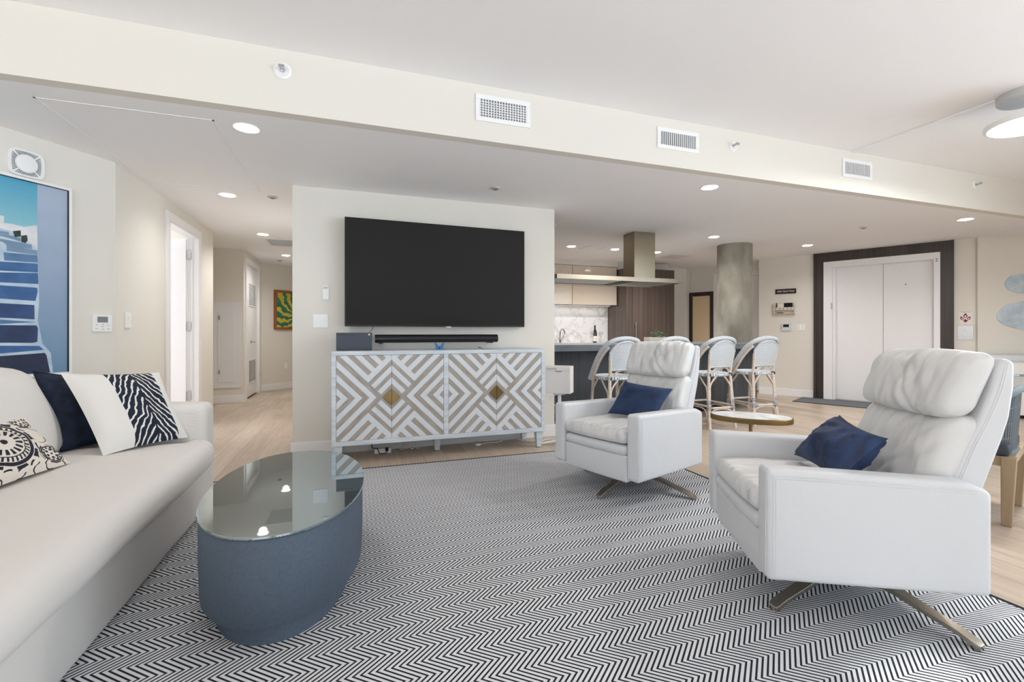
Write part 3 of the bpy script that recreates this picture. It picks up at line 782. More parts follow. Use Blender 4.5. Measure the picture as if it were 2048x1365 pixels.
# steps: (right end x, z of top of riser, riser height) in frame coordinates, measured on the wall
def flat(name, pts, m, y):
    g = G(); g.prism([(p[0], p[1]) for p in pts][::-1], y-.0004, y, 'y'); return g.build(name, m, pr)
SX = lambda s_: -s_+1.03      # distance from the wall corner -> frame x
ART = {
'r1': [(0.324, 0.28), (0.368, 0.284), (0.397, 0.285), (0.402, 0.266), (0.368, 0.266), (0.324, 0.265)],
'r2': [(0.324, 0.26), (0.368, 0.264), (0.42, 0.265), (0.457, 0.257), (0.458, 0.234), (0.368, 0.252), (0.324, 0.251)],
'r3': [(0.324, 0.236), (0.368, 0.233), (0.513, 0.225), (0.517, 0.195), (0.39, 0.197), (0.368, 0.215), (0.324, 0.221)],
'r4': [(0.386, 0.202), (0.543, 0.19), (0.545, 0.158), (0.388, 0.161)],
'r5': [(0.373, 0.15), (0.544, 0.157), (0.547, 0.108), (0.376, 0.098)],
'r6': [(0.228, 0.076), (0.368, 0.089), (0.546, 0.102), (0.547, 0.042), (0.368, 0.031), (0.228, 0.019)],
'r7': [(0.228, 0.01), (0.368, 0.02), (0.547, 0.038), (0.55, -0.036), (0.368, -0.044), (0.228, -0.054)],
'r8': [(0.228, -0.073), (0.368, -0.063), (0.542, -0.062), (0.546, -0.085), (0.534, -0.152), (0.368, -0.148), (0.228, -0.146)],
'r9': [(0.228, -0.178), (0.368, -0.177), (0.528, -0.18), (0.529, -0.276), (0.368, -0.27), (0.228, -0.268)],
's9': [(0.228, -0.28), (0.368, -0.283), (0.539, -0.294), (0.368, -0.309), (0.228, -0.315)],
'r10': [(0.228, -0.315), (0.368, -0.317), (0.539, -0.317), (0.547, -0.336), (0.544, -0.427), (0.521, -0.434), (0.368, -0.43), (0.228, -0.426)],
's10': [(0.228, -0.442), (0.368, -0.449), (0.554, -0.456), (0.579, -0.483), (0.368, -0.498), (0.228, -0.512)],
'r11': [(0.228, -0.522), (0.368, -0.515), (0.583, -0.504), (0.593, -0.52), (0.613, -0.644), (0.368, -0.623), (0.228, -0.611)],
'bank': [(0.228, 0.273), (0.368, 0.299), (0.412, 0.293), (0.466, 0.264), (0.517, 0.227), (0.521, 0.213), (0.545, 0.196), (0.548, 0.113), (0.552, -0.053), (0.554, -0.158), (0.547, -0.283), (0.572, -0.441), (0.617, -0.505), (0.63, -0.656), (0.228, -0.621)],
'ruin': [(0.228, 0.302), (0.368, 0.338), (0.412, 0.341), (0.474, 0.335), (0.543, 0.362), (0.546, 0.194), (0.517, 0.222), (0.458, 0.262), (0.368, 0.284), (0.228, 0.273)],
'hut': [(0.228, 0.349), (0.368, 0.383), (0.376, 0.382), (0.375, 0.34), (0.228, 0.302)],
'p1': [(0.418, 0.295), (0.457, 0.308), (0.458, 0.267), (0.427, 0.259)],
'p2': [(0.46, 0.273), (0.489, 0.284), (0.493, 0.249), (0.482, 0.228), (0.46, 0.232)],
}
for nm, key, m_, y_ in (('ruined_wall', 'ruin', 'art_ruin', -.0222), ('ruined_wall', 'hut', 'art_ruin', -.0221), ('step_bank', 'bank', 'art_white', -.0226), ('shrub', 'p1', 'art_plant', -.0238), ('shrub', 'p2', 'art_plant', -.0239),
        ('stair_riser', 'r1', 'art0', -.0232), ('stair_riser', 'r2', 'art0', -.0234), ('stair_riser', 'r3', 'art0', -.0236), ('stair_riser', 'r4', 'art0', -.0234), ('stair_riser', 'r5', 'art1', -.0234), ('stair_riser', 'r6', 'art2', -.0234),
        ('stair_riser', 'r7', 'art2', -.0234), ('stair_riser', 'r8', 'art2', -.0234), ('stair_riser', 'r9', 'art3', -.0234), ('stair_riser', 's9', 'art1', -.0234), ('stair_riser', 'r10', 'art4', -.0234), ('stair_riser', 's10', 'art2', -.0234), ('stair_riser', 'r11', 'art5', -.0234)):
    pts = [((-.7 if p[0] < .33 else p[0]), (p[1] if p[1] > -.6 else -b+.004)) for p in ART[key]]
    g = G(); g.prism(pts if key in ('r9x',) else pts, y_-.0004, y_, 'y'); g.build(nm, m_, pr)
# palm painting
r = wroot('palm_painting', 'yellow palm leaf painting in an orange wood frame at the hall end', 'picture', 'art', .60, 1.555)
g = G(); t = .045; a, b = .34, .385
g.box(-a, a, -.04, 0, b-t, b); g.box(-a, a, -.04, 0, -b, -b+t); g.box(-a, -a+t, -.04, 0, -b+t, b-t); g.box(a-t, a, -.04, 0, -b+t, b-t); g.build('picture_frame', 'orangewood', r, bevel=.004)
g = G(); g.box(-a+t, a-t, -.015, 0, -b+t, b-t); g.build('canvas', 'palm', r)
# elevator wall items
r = wroot('house_sign', 'small dark wooden sign with white script lettering above the mail rack', 'sign', 'elev', .435, 1.838)
g = G(); g.box(-.16, .16, -.02, 0, -.042, .042); g.build('board', 'signwood', r, bevel=.002)
text("BeBe's Beach House", .045, 'label', r, (0, -.0212, .0), shear=.35, sx=.72)
r = wroot('mail_rack', 'whitewashed wooden mail rack with key hooks under the script sign', 'rack', 'elev', .415, 1.535)
g = G(); g.box(-.16, .16, -.012, 0, -.10, .10); g.box(-.16, .16, -.055, -.012, -.10, -.09); g.box(-.16, .16, -.055, -.045, -.03, .02)
g.box(-.165, -.152, -.055, 0, -.10, .09); g.box(.152, .165, -.055, 0, -.10, .09); g.box(-.16, .16, -.055, -.045, -.10, -.085); g.box(-.15, .15, -.045, -.012, -.03, -.02); g.build('rack_body', 'planter', r)
for k in range(5):
    g = G(); g.tube([(-.12+k*.06, -.055, .008), (-.12+k*.06, -.066, .0), (-.12+k*.06, -.068, -.014), (-.12+k*.06, -.062, -.018)], .0035, 6); g.build('hook', 'black', r)
g = G(); g.box(-.1, .0, -.035, -.028, .02, .085); tag(g.build('paper_note', 'label', loc=wp('elev', .415, 1.535), rz=wang('elev')), 'pale letter standing in the top slot of the mail rack', 'paper')
g = G(); g.box(0, .13, -.042, -.036, .018, .095); tag(g.build('dark_card', 'black', loc=wp('elev', .415, 1.535), rz=wang('elev')), 'black card folder standing in the right of the mail rack', 'card')
g = G(); g.box(-.12, -.108, -.042, -.036, .015, .1); tag(g.build('pen', 'black', loc=wp('elev', .415, 1.535), rz=wang('elev')), 'upright black pen in the left of the mail rack', 'pen')
g = G(); g.soft((-.06, -.032, -.078), (.055, .011, .009), .006, (3, 2, 2)); tag(g.build('key_pouch', 'brass', loc=wp('elev', .415, 1.535), rz=wang('elev'), smooth=60), 'yellowish bundle lying in the bottom tray of the mail rack', 'bundle')
r = plate('thermostat', 'pale blue thermostat with a dark display beside the elevator surround', 'thermostat', 'elev', .445, 1.21, .145, .128, .028, 'paleblue')
g = G(); g.box(-.045, .045, -.03, -.028, -.002, .045); g.build('display', 'black', r)
r = plate('light_switch', 'white switch plate between the pale thermostat and the elevator surround', 'switch', 'elev', .67, 1.2, .12, .115, .006, group='light switches'); rocker(r, -.025, 0); rocker(r, .025, 0)
r = plate('safety_notice', 'white notice with a dark red three-leaf emblem right of the elevator', 'notice', 'elev', 2.69, 1.315, .135, .2, .003, 'label')
def leafm(cx, cz, s_, rot):
    g = G(); p = []
    for k in range(20):
        t = 2*PI*k/20; rr = s_*(1-.25*math.cos(t)); x = rr*.62*math.sin(t)*(1+.25*math.cos(t)); z = -rr*math.cos(t)*.8
        if k == 10: z += s_*.45
        p.append((cx+x*math.cos(rot)-z*math.sin(rot), cz+x*math.sin(rot)+z*math.cos(rot)))
    g.prism(p, -.0045, -.003, 'y'); g.build('emblem_leaf', 'red', r)
    g = G(); g.lathe([(s_*.34, 0), (s_*.34, .001)], 16); o = g.build('emblem_dot', 'label', r, loc=(cx, -.0045, cz)); o.rotation_euler = (PI/2, 0, 0)
leafm(0, .03, .034, 0); leafm(-.034, -.005, .028, .35); leafm(.034, -.005, .028, -.35)
g = G(); g.prism([(-.03, -.03), (0, -.06), (.03, -.03), (.006, -.02), (-.006, .0), (-.01, -.03)], -.0045, -.003, 'y'); g.build('emblem_stem', 'red', r)
for z, w_ in ((.09, .055), (-.085, .02)):
    g = G(); g.box(-w_, w_, -.0036, -.003, z-.002, z+.002); g.build('print_line', 'grey', r)
r = plate('call_button_plate', 'brushed steel elevator call plate with two buttons, under the emblem notice', 'button plate', 'elev', 2.69, 1.107, .165, .2, .006, 'steel')
for z in (.035, -.035):
    g = G(); g.lathe([(.013, 0), (.013, .005), (.01, .007)], 20); o = g.build('button', 'white', r, loc=(0, -.006, z), smooth=30); o.rotation_euler = (PI/2, 0, 0)
# sand dollars
def sanddollar(s_, z, ax, az, seed, label):
    r = wroot('plaster_sand_dollar', label, 'wall sculpture', 'right', s_, z, 'pale blue plaster wall discs')
    g = G(); n, k_ = 14, 56
    def P_(i, k, back):
        t = 2*PI*k/k_; q = i/n
        ed = 1+.07*noise.noise(Vector((math.cos(t)*1.6+seed, math.sin(t)*1.6, 0)))-.10*math.exp(-((t-2.0)/.1)**2)
        y = -.035-.022*math.cos(q*PI*.9)+.016*noise.noise(Vector((q*math.cos(t)*3+seed, q*math.sin(t)*3, 3)))+.012*math.sin(q*9+t*2)*q*(1-q)*2
        return (ax*q*ed*math.cos(t), y+(.014 if back else 0), az*q*ed*math.sin(t))
    R = [[[g.pt(P_(i, k, bk)) for k in range(k_)] for i in range(1, n+1)] for bk in (0, 1)]
    for bk in (0, 1):
        for i in range(n-1):
            for k in range(k_):
                q = [R[bk][i][k], R[bk][i+1][k], R[bk][i+1][(k+1) % k_], R[bk][i][(k+1) % k_]]; g.face(q if bk else q[::-1])
        g.face(R[bk][0] if bk else R[bk][0][::-1])
    for k in range(k_): g.face([R[0][-1][k], R[0][-1][(k+1) % k_], R[1][-1][(k+1) % k_], R[1][-1][k]][::-1])
    g.build('disc', 'sand', r, smooth=60)
    g = G(); g.cyl((0, 0, 0), (0, -.03, 0), .02); g.build('wall_mount', 'white', r)
sanddollar(.452, 1.775, .185, .128, 1.3, 'smaller pale blue plaster sand dollar, upper one on the right wall')
sanddollar(.50, 1.345, .30, .195, 5.1, 'larger pale blue plaster sand dollar, lower one on the right wall')

# ---------------------------------------------------------------- kitchen
g = G(); g.box(1.2, 4.735, 7.985, 8.0, .92, 1.66); struct(g.build('wall_backsplash', 'marble'))
r = root('base_cabinet', 'beige kitchen base cabinet run behind the island', 'cabinet', (2.6, 7.7, 0))
g = G(); g.box(-1.4, 2.13, -.3, .28, .1, .88); g.box(-1.4, 2.13, -.24, .28, 0, .1); g.build('cabinet_body', 'beigegloss', r)
g = G(); g.box(1.2, 4.735, 7.385, 7.985, .88, .92); tag(g.build('kitchen_worktop', 'counter', bevel=.003), 'light stone worktop along the kitchen back wall', 'worktop')
for k, (a, b, l) in enumerate(((1.9, 2.83, 'left'), (2.84, 3.79, 'middle'), (3.795, 4.725, 'right'))):
    lb = {'left': 'glossy champagne wall cabinet hidden mostly by the television wall', 'middle': 'glossy champagne wall cabinet above the sink, left in the kitchen', 'right': 'glossy champagne wall cabinet next to the tall dark unit'}[l]
    r = root('wall_cabinet', lb, 'cabinet', (a, 8.0, 1.63), 0, 'glossy kitchen wall cabinets')
    g = G(); g.box(0, b-a, -.34, 0, 0, .715); g.build('cabinet_body', 'beigegloss', r)
    for z0, z1 in ((0, .352), (.358, .715)):
        g = G(); g.box(.002, b-a-.002, -.36, -.341, z0, z1); g.build('cabinet_door', 'beigegloss', r, bevel=.0015)
r = root('cabinet_fill', 'added slim strip lamp under the glossy wall cabinets, brightening the kitchen', 'strip light', (3.76, 7.86, 1.63))  # strip lamp added to lift the dark kitchen
g = G(); g.box(-.95, .95, -.015, .015, -.012, 0); g.build('strip_housing', 'lightgrey', r)
g = G(); g.box(-.94, .94, -.01, .01, -.014, -.012); g.build('strip_lens', emit('dim_lens', (1, .97, .92, 1), 1.2), r)
d = bpy.data.lights.new('lamp', 'AREA'); o = bpy.data.objects.new('lamp', d); COL.objects.link(o); o.parent = r; o.location = (0, 0, -.02)
d.shape = 'RECTANGLE'; d.size = 1.8; d.size_y = .03; d.energy = 1.6; d.color = (1, .96, .9)
r = root('tall_cabinet', 'tall dark brown wood fridge cabinet at the end of the kitchen', 'cabinet', (4.74, 7.35, 0))
g = G(); g.box(0, 1.07, .02, .64, 0, 2.30); g.build('cabinet_body', 'tallwood', r)
for a, b in ((.002, .13), (.135, 1.068)):
    g = G(); g.box(a, b, 0, .019, .1, 2.3); g.build('cabinet_door', 'tallwood', r, bevel=.0015)
g = G(); g.tube([(.19, -.035, .45), (.19, -.035, 1.3)], .011, 10); g.cyl((.19, 0, .5), (.19, -.035, .5), .007); g.cyl((.19, 0, 1.25), (.19, -.035, 1.25), .007); g.build('door_handle', 'steel', r, smooth=40)
# island
r = root('kitchen_island', 'charcoal wood kitchen island carrying a grey slab, stools in front', 'island', (0, 0, 0))
g = G(); g.prism([(1.3, 5.25), (5.6, 5.25), (5.6, 5.285), (5.2, 5.285), (5.2, 5.9), (1.3, 5.9)], .1, .888); g.build('island_body', 'islandwood', r)
g = G(); g.prism([(1.35, 5.3), (5.15, 5.3), (5.15, 5.85), (1.35, 5.85)], 0, .1); g.build('toe_kick', 'dark', r)
g = G(); g.prism([(1.25, 5.0), (5.62, 5.0), (5.62, 5.285), (5.22, 5.285), (5.22, 5.95), (1.25, 5.95)], .888, .965); tag(g.build('island_slab', 'islandtop', bevel=.003), 'thick grey stone slab on the kitchen island', 'worktop')
# hood
r = root('range_hood', 'bronze metal ceiling range hood with a long flat canopy over the island', 'range hood', (3.643, 5.34, 0))
g = G(); g.box(-.16, .163, -.135, .125, 1.815, LOWZ); g.build('chimney', 'bronze', r, bevel=.003)
g = G(); X0, X1 = 2.30-3.643, 4.11-3.643
g.box(X0, X1, -.30, -.285, 1.764, 1.817); g.box(X0, X1, .285, .30, 1.764, 1.817); g.box(X0, X0+.015, -.285, .285, 1.764, 1.817); g.box(X1-.015, X1, -.285, .285, 1.764, 1.817)
g.box(X0+.005, X1-.005, -.295, .295, 1.804, 1.8168); g.build('canopy', 'bronze', r)
g = G(); g.box(X0+.02, -.38, -.26, .26, 1.775, 1.79); g.build('light_panel', 'lightgrey', r)
g = G(); g.box(-.2, X1-.02, -.26, .26, 1.775, 1.79); g.build('light_panel', 'steel', r)
g = G(); g.box(-.37, -.21, -.24, .24, 1.77, 1.80); g.build('extractor_filter', 'dark', r)
# faucet, bottle, glasses
r = root('kitchen_faucet', 'chrome gooseneck kitchen faucet against the marble backsplash', 'faucet', (3.585, 7.72, .92))
g = G(); g.tube([(0, 0, 0), (0, 0, .16), (.005, -.01, .22), (.02, -.05, .255), (.035, -.1, .23), (.04, -.115, .16)], .013, 12, smooth=6); g.build('spout', 'chrome', r, smooth=50)
g = G(); g.cyl((-.03, 0, .075), (.05, 0, .075), .018); g.cyl((.05, 0, .075), (.062, -.01, .14), .007); g.build('lever', 'chrome', r, smooth=50)
g = G(); g.cyl((0, 0, 0), (0, 0, .06), .022); g.build('faucet_base', 'chrome', r, smooth=50)
r = root('wine_bottle', 'dark wine bottle with a white label on the kitchen worktop', 'bottle', (4.28, 7.68, .92))
g = G(); g.lathe([(.036, 0), (.038, .01), (.038, .18), (.034, .21), (.018, .25), (.014, .27), (.014, .325)], 24); g.build('bottle_body', 'bottle', r, smooth=50)
g = G(); g.lathe([(.0385, .03), (.0385, .125)], 24, cap=False); g.build('bottle_label', 'label', r, smooth=50)
g = G(); g.lathe([(.0155, .26), (.0155, .33)], 20); g.build('capsule', 'foil', r, smooth=50)
g = G(); g.box(-.006, .004, -.0395, -.0385, .05, .09); g.build('label_mark', 'black', r)
def wineglass(x, y, label):
    r = root('wine_glass', label, 'glass', (x, y, .92), 0, 'wine glasses on the kitchen worktop')
    g = G(); g.lathe([(.034, 0), (.033, .003), (.004, .008), (.0035, .1), (.012, .11), (.034, .14), (.04, .17), (.034, .215)], 24); g.build('glass_body', 'tumbler', r, smooth=50)
wineglass(4.19, 7.6, 'clear stemmed glass left of the wine bottle'); wineglass(4.42, 7.7, 'clear stemmed glass right of the wine bottle')
# planter
r = root('herb_planter', 'whitewashed wooden box planter on the island', 'planter', (4.145, 5.6, .965))
g = G(); g.box(-.2, .2, -.06, .06, 0, .08); g.build('planter_box', 'planter', r, bevel=.003)
g = G()
for k in range(150):
    a = random.uniform(-.12, .12); b = random.uniform(-.05, .05); h = .08+random.random()*.10*(1-abs(a)/.2)
    t = random.uniform(0, 2*PI); l = .022; w_ = .011; tl = random.uniform(-.4, .6)
    c, s_ = math.cos(t), math.sin(t)
    p = [(a, b, h), (a+c*l*.5-s_*w_, b+s_*l*.5+c*w_, h+tl*l*.5), (a+c*l, b+s_*l, h+tl*l), (a+c*l*.5+s_*w_, b+s_*l*.5-c*w_, h+tl*l*.5+.004)]
    g.face([g.pt(q) for q in p])
for k in range(14):
    a = random.uniform(-.1, .1); g.tube([(a*.6, 0, .07), (a, random.uniform(-.03, .03), .15)], .002, 5)
tag(g.build('foliage', 'leafgreen', r), 'low leafy green plant')

# ---------------------------------------------------------------- rug, mats
g = G(); g.box(-1.3, 2.55, -.3, 3.96, 0, .009); tag(g.build('area_rug', 'rug'), 'large black and white zigzag woven rug in front of the console', 'rug')
# entrance mat along the elevator
g = G(); ph = wang('elev')
o = G(); o.box(.72, 2.75, -.68, -.06, 0, .008); 
mt = root('door_mat', 'dark grey runner mat on the floor before the elevator', 'mat', wp('elev', 0, 0), ph)
o.build('mat_pile', 'mat', mt)
g = G(); g.box(.70, 2.77, -.70, -.68, 0, .009); g.box(.70, 2.77, -.06, -.045, 0, .009); g.box(.70, .72, -.68, -.06, 0, .009); g.box(2.75, 2.77, -.68, -.06, 0, .009); g.build('mat_border', 'black', mt)

# ---------------------------------------------------------------- television and media console
tvx0, tvx1 = -.069, 1.69
r = root('television', 'large flat television with a dark grey screen mounted on the wall', 'television', (.806, 4.485, 1.668), math.atan2(.05, 1.76))
W2, H2 = .878, .497
g = G(); g.box(-W2, W2, -.012, .03, -H2, H2); g.build('bezel', 'screenframe', r, bevel=.003)
g = G(); g.box(-W2+.009, W2-.009, -.0135, -.011, -H2+.016, H2-.009); g.build('screen', 'screen', r)
g = G(); g.box(-.5, .5, .03, .06, -.35, .3); g.build('wall_mount', 'dark', r)
g = G(); g.box(.05, .1, -.014, -.006, -H2-.006, -H2+.002); tag(g.build('logo_tab', 'steel', r), 'small silver tab')
r = root('media_console', 'pale blue media console with grey and white inlaid diamond doors', 'console', (.79, 4.34, 0))
ox, oy = -.79, -4.34
g = G(); g.T = Matrix.Translation((ox, oy, 0))
x0, x1, y0, y1, z0, z1 = -.17, 1.757, 4.13, 4.55, .158, .955
g.box(x0, x1, y0, y1, z1-.034, z1); g.box(x0, x1, y0, y1, z0, z0+.04); g.box(x0, x0+.036, y0, y1, z0+.04, z1-.034); g.box(x1-.036, x1, y0, y1, z0+.04, z1-.034)
g.box(.772, .815, y0, y1, z0+.04, z1-.034); g.box(x0+.036, x1-.036, y1-.01, y1, z0+.04, z1-.034)
g.build('console_frame', 'paleblue', r, bevel=.002)
zz0, zz1 = z0+.042, z1-.036
for a, b, m_ in ((-.132, .316, 'door_a'), (.3185, .770, 'door_a'), (.817, 1.2665, 'door_b'), (1.2695, 1.719, 'door_b')):
    g = G(); g.box(a, b, 4.133, 4.15, zz0, zz1)
    d = g.build('console_door', m_, r, loc=(ox, oy, 0))
    left = m_ == 'door_a' and b < .4 or (m_ == 'door_b' and b < 1.3)
    c = b if left else a; sgn = -1 if left else 1; zc = .554
    g = G(); g.T = Matrix.Translation((0, 0, 0))
    tri = [(c, zc-.068), (c+sgn*.068, zc), (c, zc+.068)]
    if sgn > 0: tri = tri
    else: tri = tri[::-1]
    g.prism(tri[::-1], 4.122, 4.133, 'y'); g.build('pull_plate', 'brass', d)
for x, y in ((-.155, 4.14), (1.672, 4.14), (-.155, 4.47), (1.64, 4.47), (.715, 4.33)):
    g = G(); g.T = Matrix.Translation((ox+x, oy+y, 0)); w_ = .07
    g.hexa([(.014, .014, .006), (w_-.014, .014, .006), (w_-.014, w_-.014, .006), (.014, w_-.014, .006)], [(0, 0, .158), (w_, 0, .158), (w_, w_, .158), (0, w_, .158)])
    l = g.build('leg', 'paleblue', r)
    g = G(); g.T = Matrix.Translation((ox+x, oy+y, 0)); g.box(.018, w_-.018, .018, w_-.018, 0, .006); g.build('foot_pad', 'black', l)
# things on the console
r = root('game_console', 'black rectangular game console standing on the media console left end', 'game console', (.011, 4.32, .955))
g = G(); g.box(-.15, .151, -.02, .12, .004, .158); g.build('housing', 'consolebox', r, bevel=.002)
g = G(); g.box(-.148, .0, -.0205, -.0195, .136, .143); g.build('disc_slot', 'black', r)
g = G(); g.lathe([(.01, 0), (.01, .001)], 16); o = g.build('power_button', 'lightgrey', r, loc=(.125, -.02, .142)); o.rotation_euler = (PI/2, 0, 0)
g = G(); g.box(-.135, -.118, -.0205, -.0195, .017, .022); g.box(-.112, -.103, -.0205, -.0195, .017, .022); g.build('port', 'black', r)
g = G(); g.box(-.145, .146, -.015, .115, 0, .004); g.build('base_pad', 'black', r)
r = root('soundbar', 'long black rounded soundbar mounted on the wall under the television', 'soundbar', (.775, 4.42, .955))
g = G()
prof = [(.04*math.cos(t)*1.15, .1025+.0385*math.sin(t)) for t in [2*PI*k/28 for k in range(28)]]
g.prism(prof, -.585, .585, 'x'); g.build('housing', 'speaker', r, smooth=30)
for sx in (-.53, .53):
    g = G(); g.box(sx-.02, sx+.02, .03, .145, .056, .064); g.box(sx-.012, sx+.012, -.01, .03, .056, .066); g.build('bracket', 'black', r)
r = root('butterfly_ornament', 'small blue butterfly ornament on the front edge of the media console', 'ornament', (.743, 4.19, .955))
for sg in (-1, 1):
    g = G(); p = [(0, .022), (sg*.014, .046), (sg*.034, .068), (sg*.043, .066), (sg*.04, .045), (sg*.034, .033), (sg*.037, .02), (sg*.03, .004), (sg*.016, .0), (sg*.004, .005), (0, .010)]
    g.prism(p if sg < 0 else p[::-1], -.003, .003, 'y'); o = g.build('wing', 'bfly', r)
g = G(); g.tube([(0, -.004, .003), (0, -.004, .034)], .0035, 8); g.build('body', 'navy', r)
g = G(); g.T = Matrix.Rotation(.35, 4, 'Y'); g.tube([(-.03, 0, .01), (0, 0, .012), (.028, 0, .006)], .006, 8, smooth=4, rr=(.6, .3)); o = g.build('tiny_bird_figure', 'dark', loc=(1.14, 4.22, .957)); tag(o, 'tiny dark figurine lying on the console right of the butterfly', 'figurine')
# cables and power strip
r = root('power_strip', 'white power strip on the floor under the media console left half', 'power strip', (.26, 4.44, 0))
g = G(); g.soft((0, 0, .022), (.075, .028, .022), .006, (2, 2, 2)); g.build('strip_body', 'white', r, smooth=50)
g = G(); g.box(.02, .05, -.034, -.01, .02, .05); g.build('plug', 'black', r, bevel=.003)
g = G(); g.tube([(-.09, .05, .16), (-.095, .0, .06), (-.05, -.05, .055), (-.03, -.05, .01), (.02, -.055, .008), (.045, -.04, .03)], .004, 6, smooth=6); tag(g.build('black_cable', 'black', loc=(.26, 4.44, 0), smooth=50), 'black cable looping from the console into the white power strip', 'cable')
g = G()
pp = [(.09, 0, .02)]
for k in range(22): t = k*1.15; pp.append((.14+.009*k+.02*math.cos(t), .02*math.sin(t*.7), .045+.035*math.sin(t)))
g.tube(pp, .0035, 6, smooth=5); tag(g.build('white_cable_bundle', 'white', loc=(.26, 4.47, 0), smooth=50), 'coiled white cable bundle hanging beside the power strip', 'cable')
r = root('loose_plug_cable', 'white cable with a loose plug on the floor under the right of the console', 'cable', (1.17, 4.42, 0))
g = G(); g.tube([(.02, 0, .012), (.12, .06, .006), (.22, .05, .006), (.36, .1, .03), (.5, .0, .006), (.62, -.06, .005), (.75, .0, .005), (.86, -.05, .006)], .0045, 6, smooth=7); g.build('cord', 'white', r, smooth=50)
g = G(); g.box(-.025, .02, -.015, .015, 0, .022); g.box(-.037, -.025, -.009, -.006, .009, .013); g.box(-.037, -.025, .006, .009, .009, .013); g.build('plug', 'white', r, bevel=.003)
g = G(); g.tube([(.18, 4.5, 1.18), (.172, 4.5, 1.15), (.15, 4.5, 1.125), (.135, 4.47, 1.11)], .0025, 6, smooth=4); tag(g.build('tv_cable', 'black', smooth=50), 'short black cable hanging from the television behind the game console', 'cable')

# white box on a stand
r = root('pedestal_bin', 'white boxy unit on a slim white tripod stand right of the console', 'pedestal unit', (1.93, 4.17, 0), math.radians(-40))
g = G(); g.prism([(-.07, .57), (-.07, .785), (.07, .785), (.07, .52), (-.04, .52), (-.07, .52)], -.125, .125, 'x'); g.build('housing', 'cream', r, bevel=.004)
g = G(); g.box(-.126, .126, -.072, -.07, .74, .743); g.box(-.105, -.01, -.0725, -.07, .752, .768); g.build('lid_seam', 'lightgrey', r)
g = G(); g.box(-.025, .04, -.074, -.07, .732, .738); g.build('finger_slot', 'grey', r)
g = G(); g.cyl((0, 0, .05), (0, 0, .52), .017); g.cyl((0, 0, .505), (0, 0, .52), .06, .08, 20); g.build('pole', 'white', r, smooth=40)
for k in range(3):
    a = PI+.35+k*2*PI/3; g = G(); g.tube([(0, 0, .05), (.2*math.cos(a), .2*math.sin(a), .012)], .014, 8, flat=.8); g.build('leg', 'white', r, smooth=40)
g = G(); g.tube([(-.02, .02, .5), (-.1, .0, .46), (-.03, .05, .33), (-.02, .04, .1)], .003, 6, smooth=5); g.build('cord', 'white', r)

# ---------------------------------------------------------------- coffee table
r = root('coffee_table', 'oval slate blue drum coffee table with a smoked glass top', 'coffee table', (-.278, 2.367, .009))
g = G(); g.oval(0, 0, [(.268, .535, 0), (.268, .535, .088)], 2.15); g.build('plinth', 'drum', r, smooth=50)
g = G(); g.oval(0, 0, [(.31, .585, .088), (.318, .592, .094), (.322, .596, .25), (.322, .596, .392), (.318, .592, .397)], 2.15); g.build('drum_body', 'drum', r, smooth=50)
g = G(); g.oval(0, 0, [(.326, .6, .4), (.328, .602, .403), (.328, .602, .409), (.326, .6, .411)], 2.15); g.build('glass_top', ['glasstop'], r, smooth=15)
for a, b in ((-.14, .47), (.2, .36), (-.2, -.3), (.12, -.45), (.22, -.1)):
    g = G(); g.lathe([(.014, .397), (.014, .4)], 16, (a, b)); g.build('bumper', 'tumbler', r)

# ---------------------------------------------------------------- sofa
r = root('sofa', 'long cream linen sofa along the left side', 'sofa', (-1.36, 2.1, .009))
sx, sy = 1.36, -2.1
def S(): q = G(); q.T = Matrix.Translation((sx, sy, -.009)); return q
def skirt(o, u): return (o.x+.006*noise.noise(Vector((o.y*5, o.z*3, 1))), o.y, max(o.z, .012))
g = S(); g.soft((-1.33, 1.995, .15), (.46, 1.49, .142), .02, (4, 20, 3), skirt); g.build('sofa_base', 'sofa', r, smooth=60)
def seat(o, u):
    k = max(0, (o.x+1.0)/.18); z = o.z-.012*k*k
    return (o.x, o.y, z+.012*noise.noise(Vector((o.x*2.5, o.y*2, 0)))+.004*noise.noise(Vector((o.x*9, o.y*9, 2))))
g = S(); g.soft((-1.22, 1.9, .355), (.4, 1.47, .085), .07, (10, 40, 3), seat, (0, 0, .012)); g.soft((-.925, 3.37, .355), (.09, .09, .085), .07, (2, 2, 2), seat); g.build('seat_cushion', 'sofa', r, smooth=60)
g = S(); g.tube([(-.87, .45, .287), (-.864, 2.0, .285), (-.864, 3.49, .283)], .005, 6); g.build('seam_piping', 'piping', r)
def armf(o, u): return (o.x, o.y+.01*noise.noise(Vector((o.x*3, o.z*3, 0))), o.z+(.045*max(0, -(o.x+.95))/.9 if u[2] > .5 else 0))
g = S(); g.soft((-1.375, 3.56, .345), (.48, .105, .305), .05, (10, 3, 8), armf, (0, .012, .0)); g.build('arm', 'sofa', r, smooth=60)
g = S(); g.soft((-1.375, .34, .345), (.48, .105, .305), .05, (10, 3, 8), armf, (0, .012, .0)); g.build('arm', 'sofa', r, smooth=60)
g = S(); g.soft((-1.87, 1.95, .38), (.11, 1.70, .34), .05, (3, 20, 6)); g.build('sofa_back', 'sofa', r, smooth=60)
def bcush(y0, y1):
    def f(o, u):
        lean = (o.z-.44)*.38
        w_ = .016*noise.noise(Vector((o.y*5, o.z*5, 1)))+.012*noise.noise(Vector((o.y*2, o.z*2, 7)))
        return (o.x-lean+w_, o.y-.02*max(0, u[2])*u[1], o.z+.03*(1-u[1]**2)*max(0, u[2]))
    g = S(); g.soft((-1.62, (y0+y1)/2, .675), (.11, (y1-y0)/2, .235), .07, (5, 14, 10), f, (.05, 0, .01)); g.build('back_cushion', 'sofa', r, smooth=60)
bcush(2.42, 3.34); bcush(1.48, 2.38); bcush(.54, 1.44)
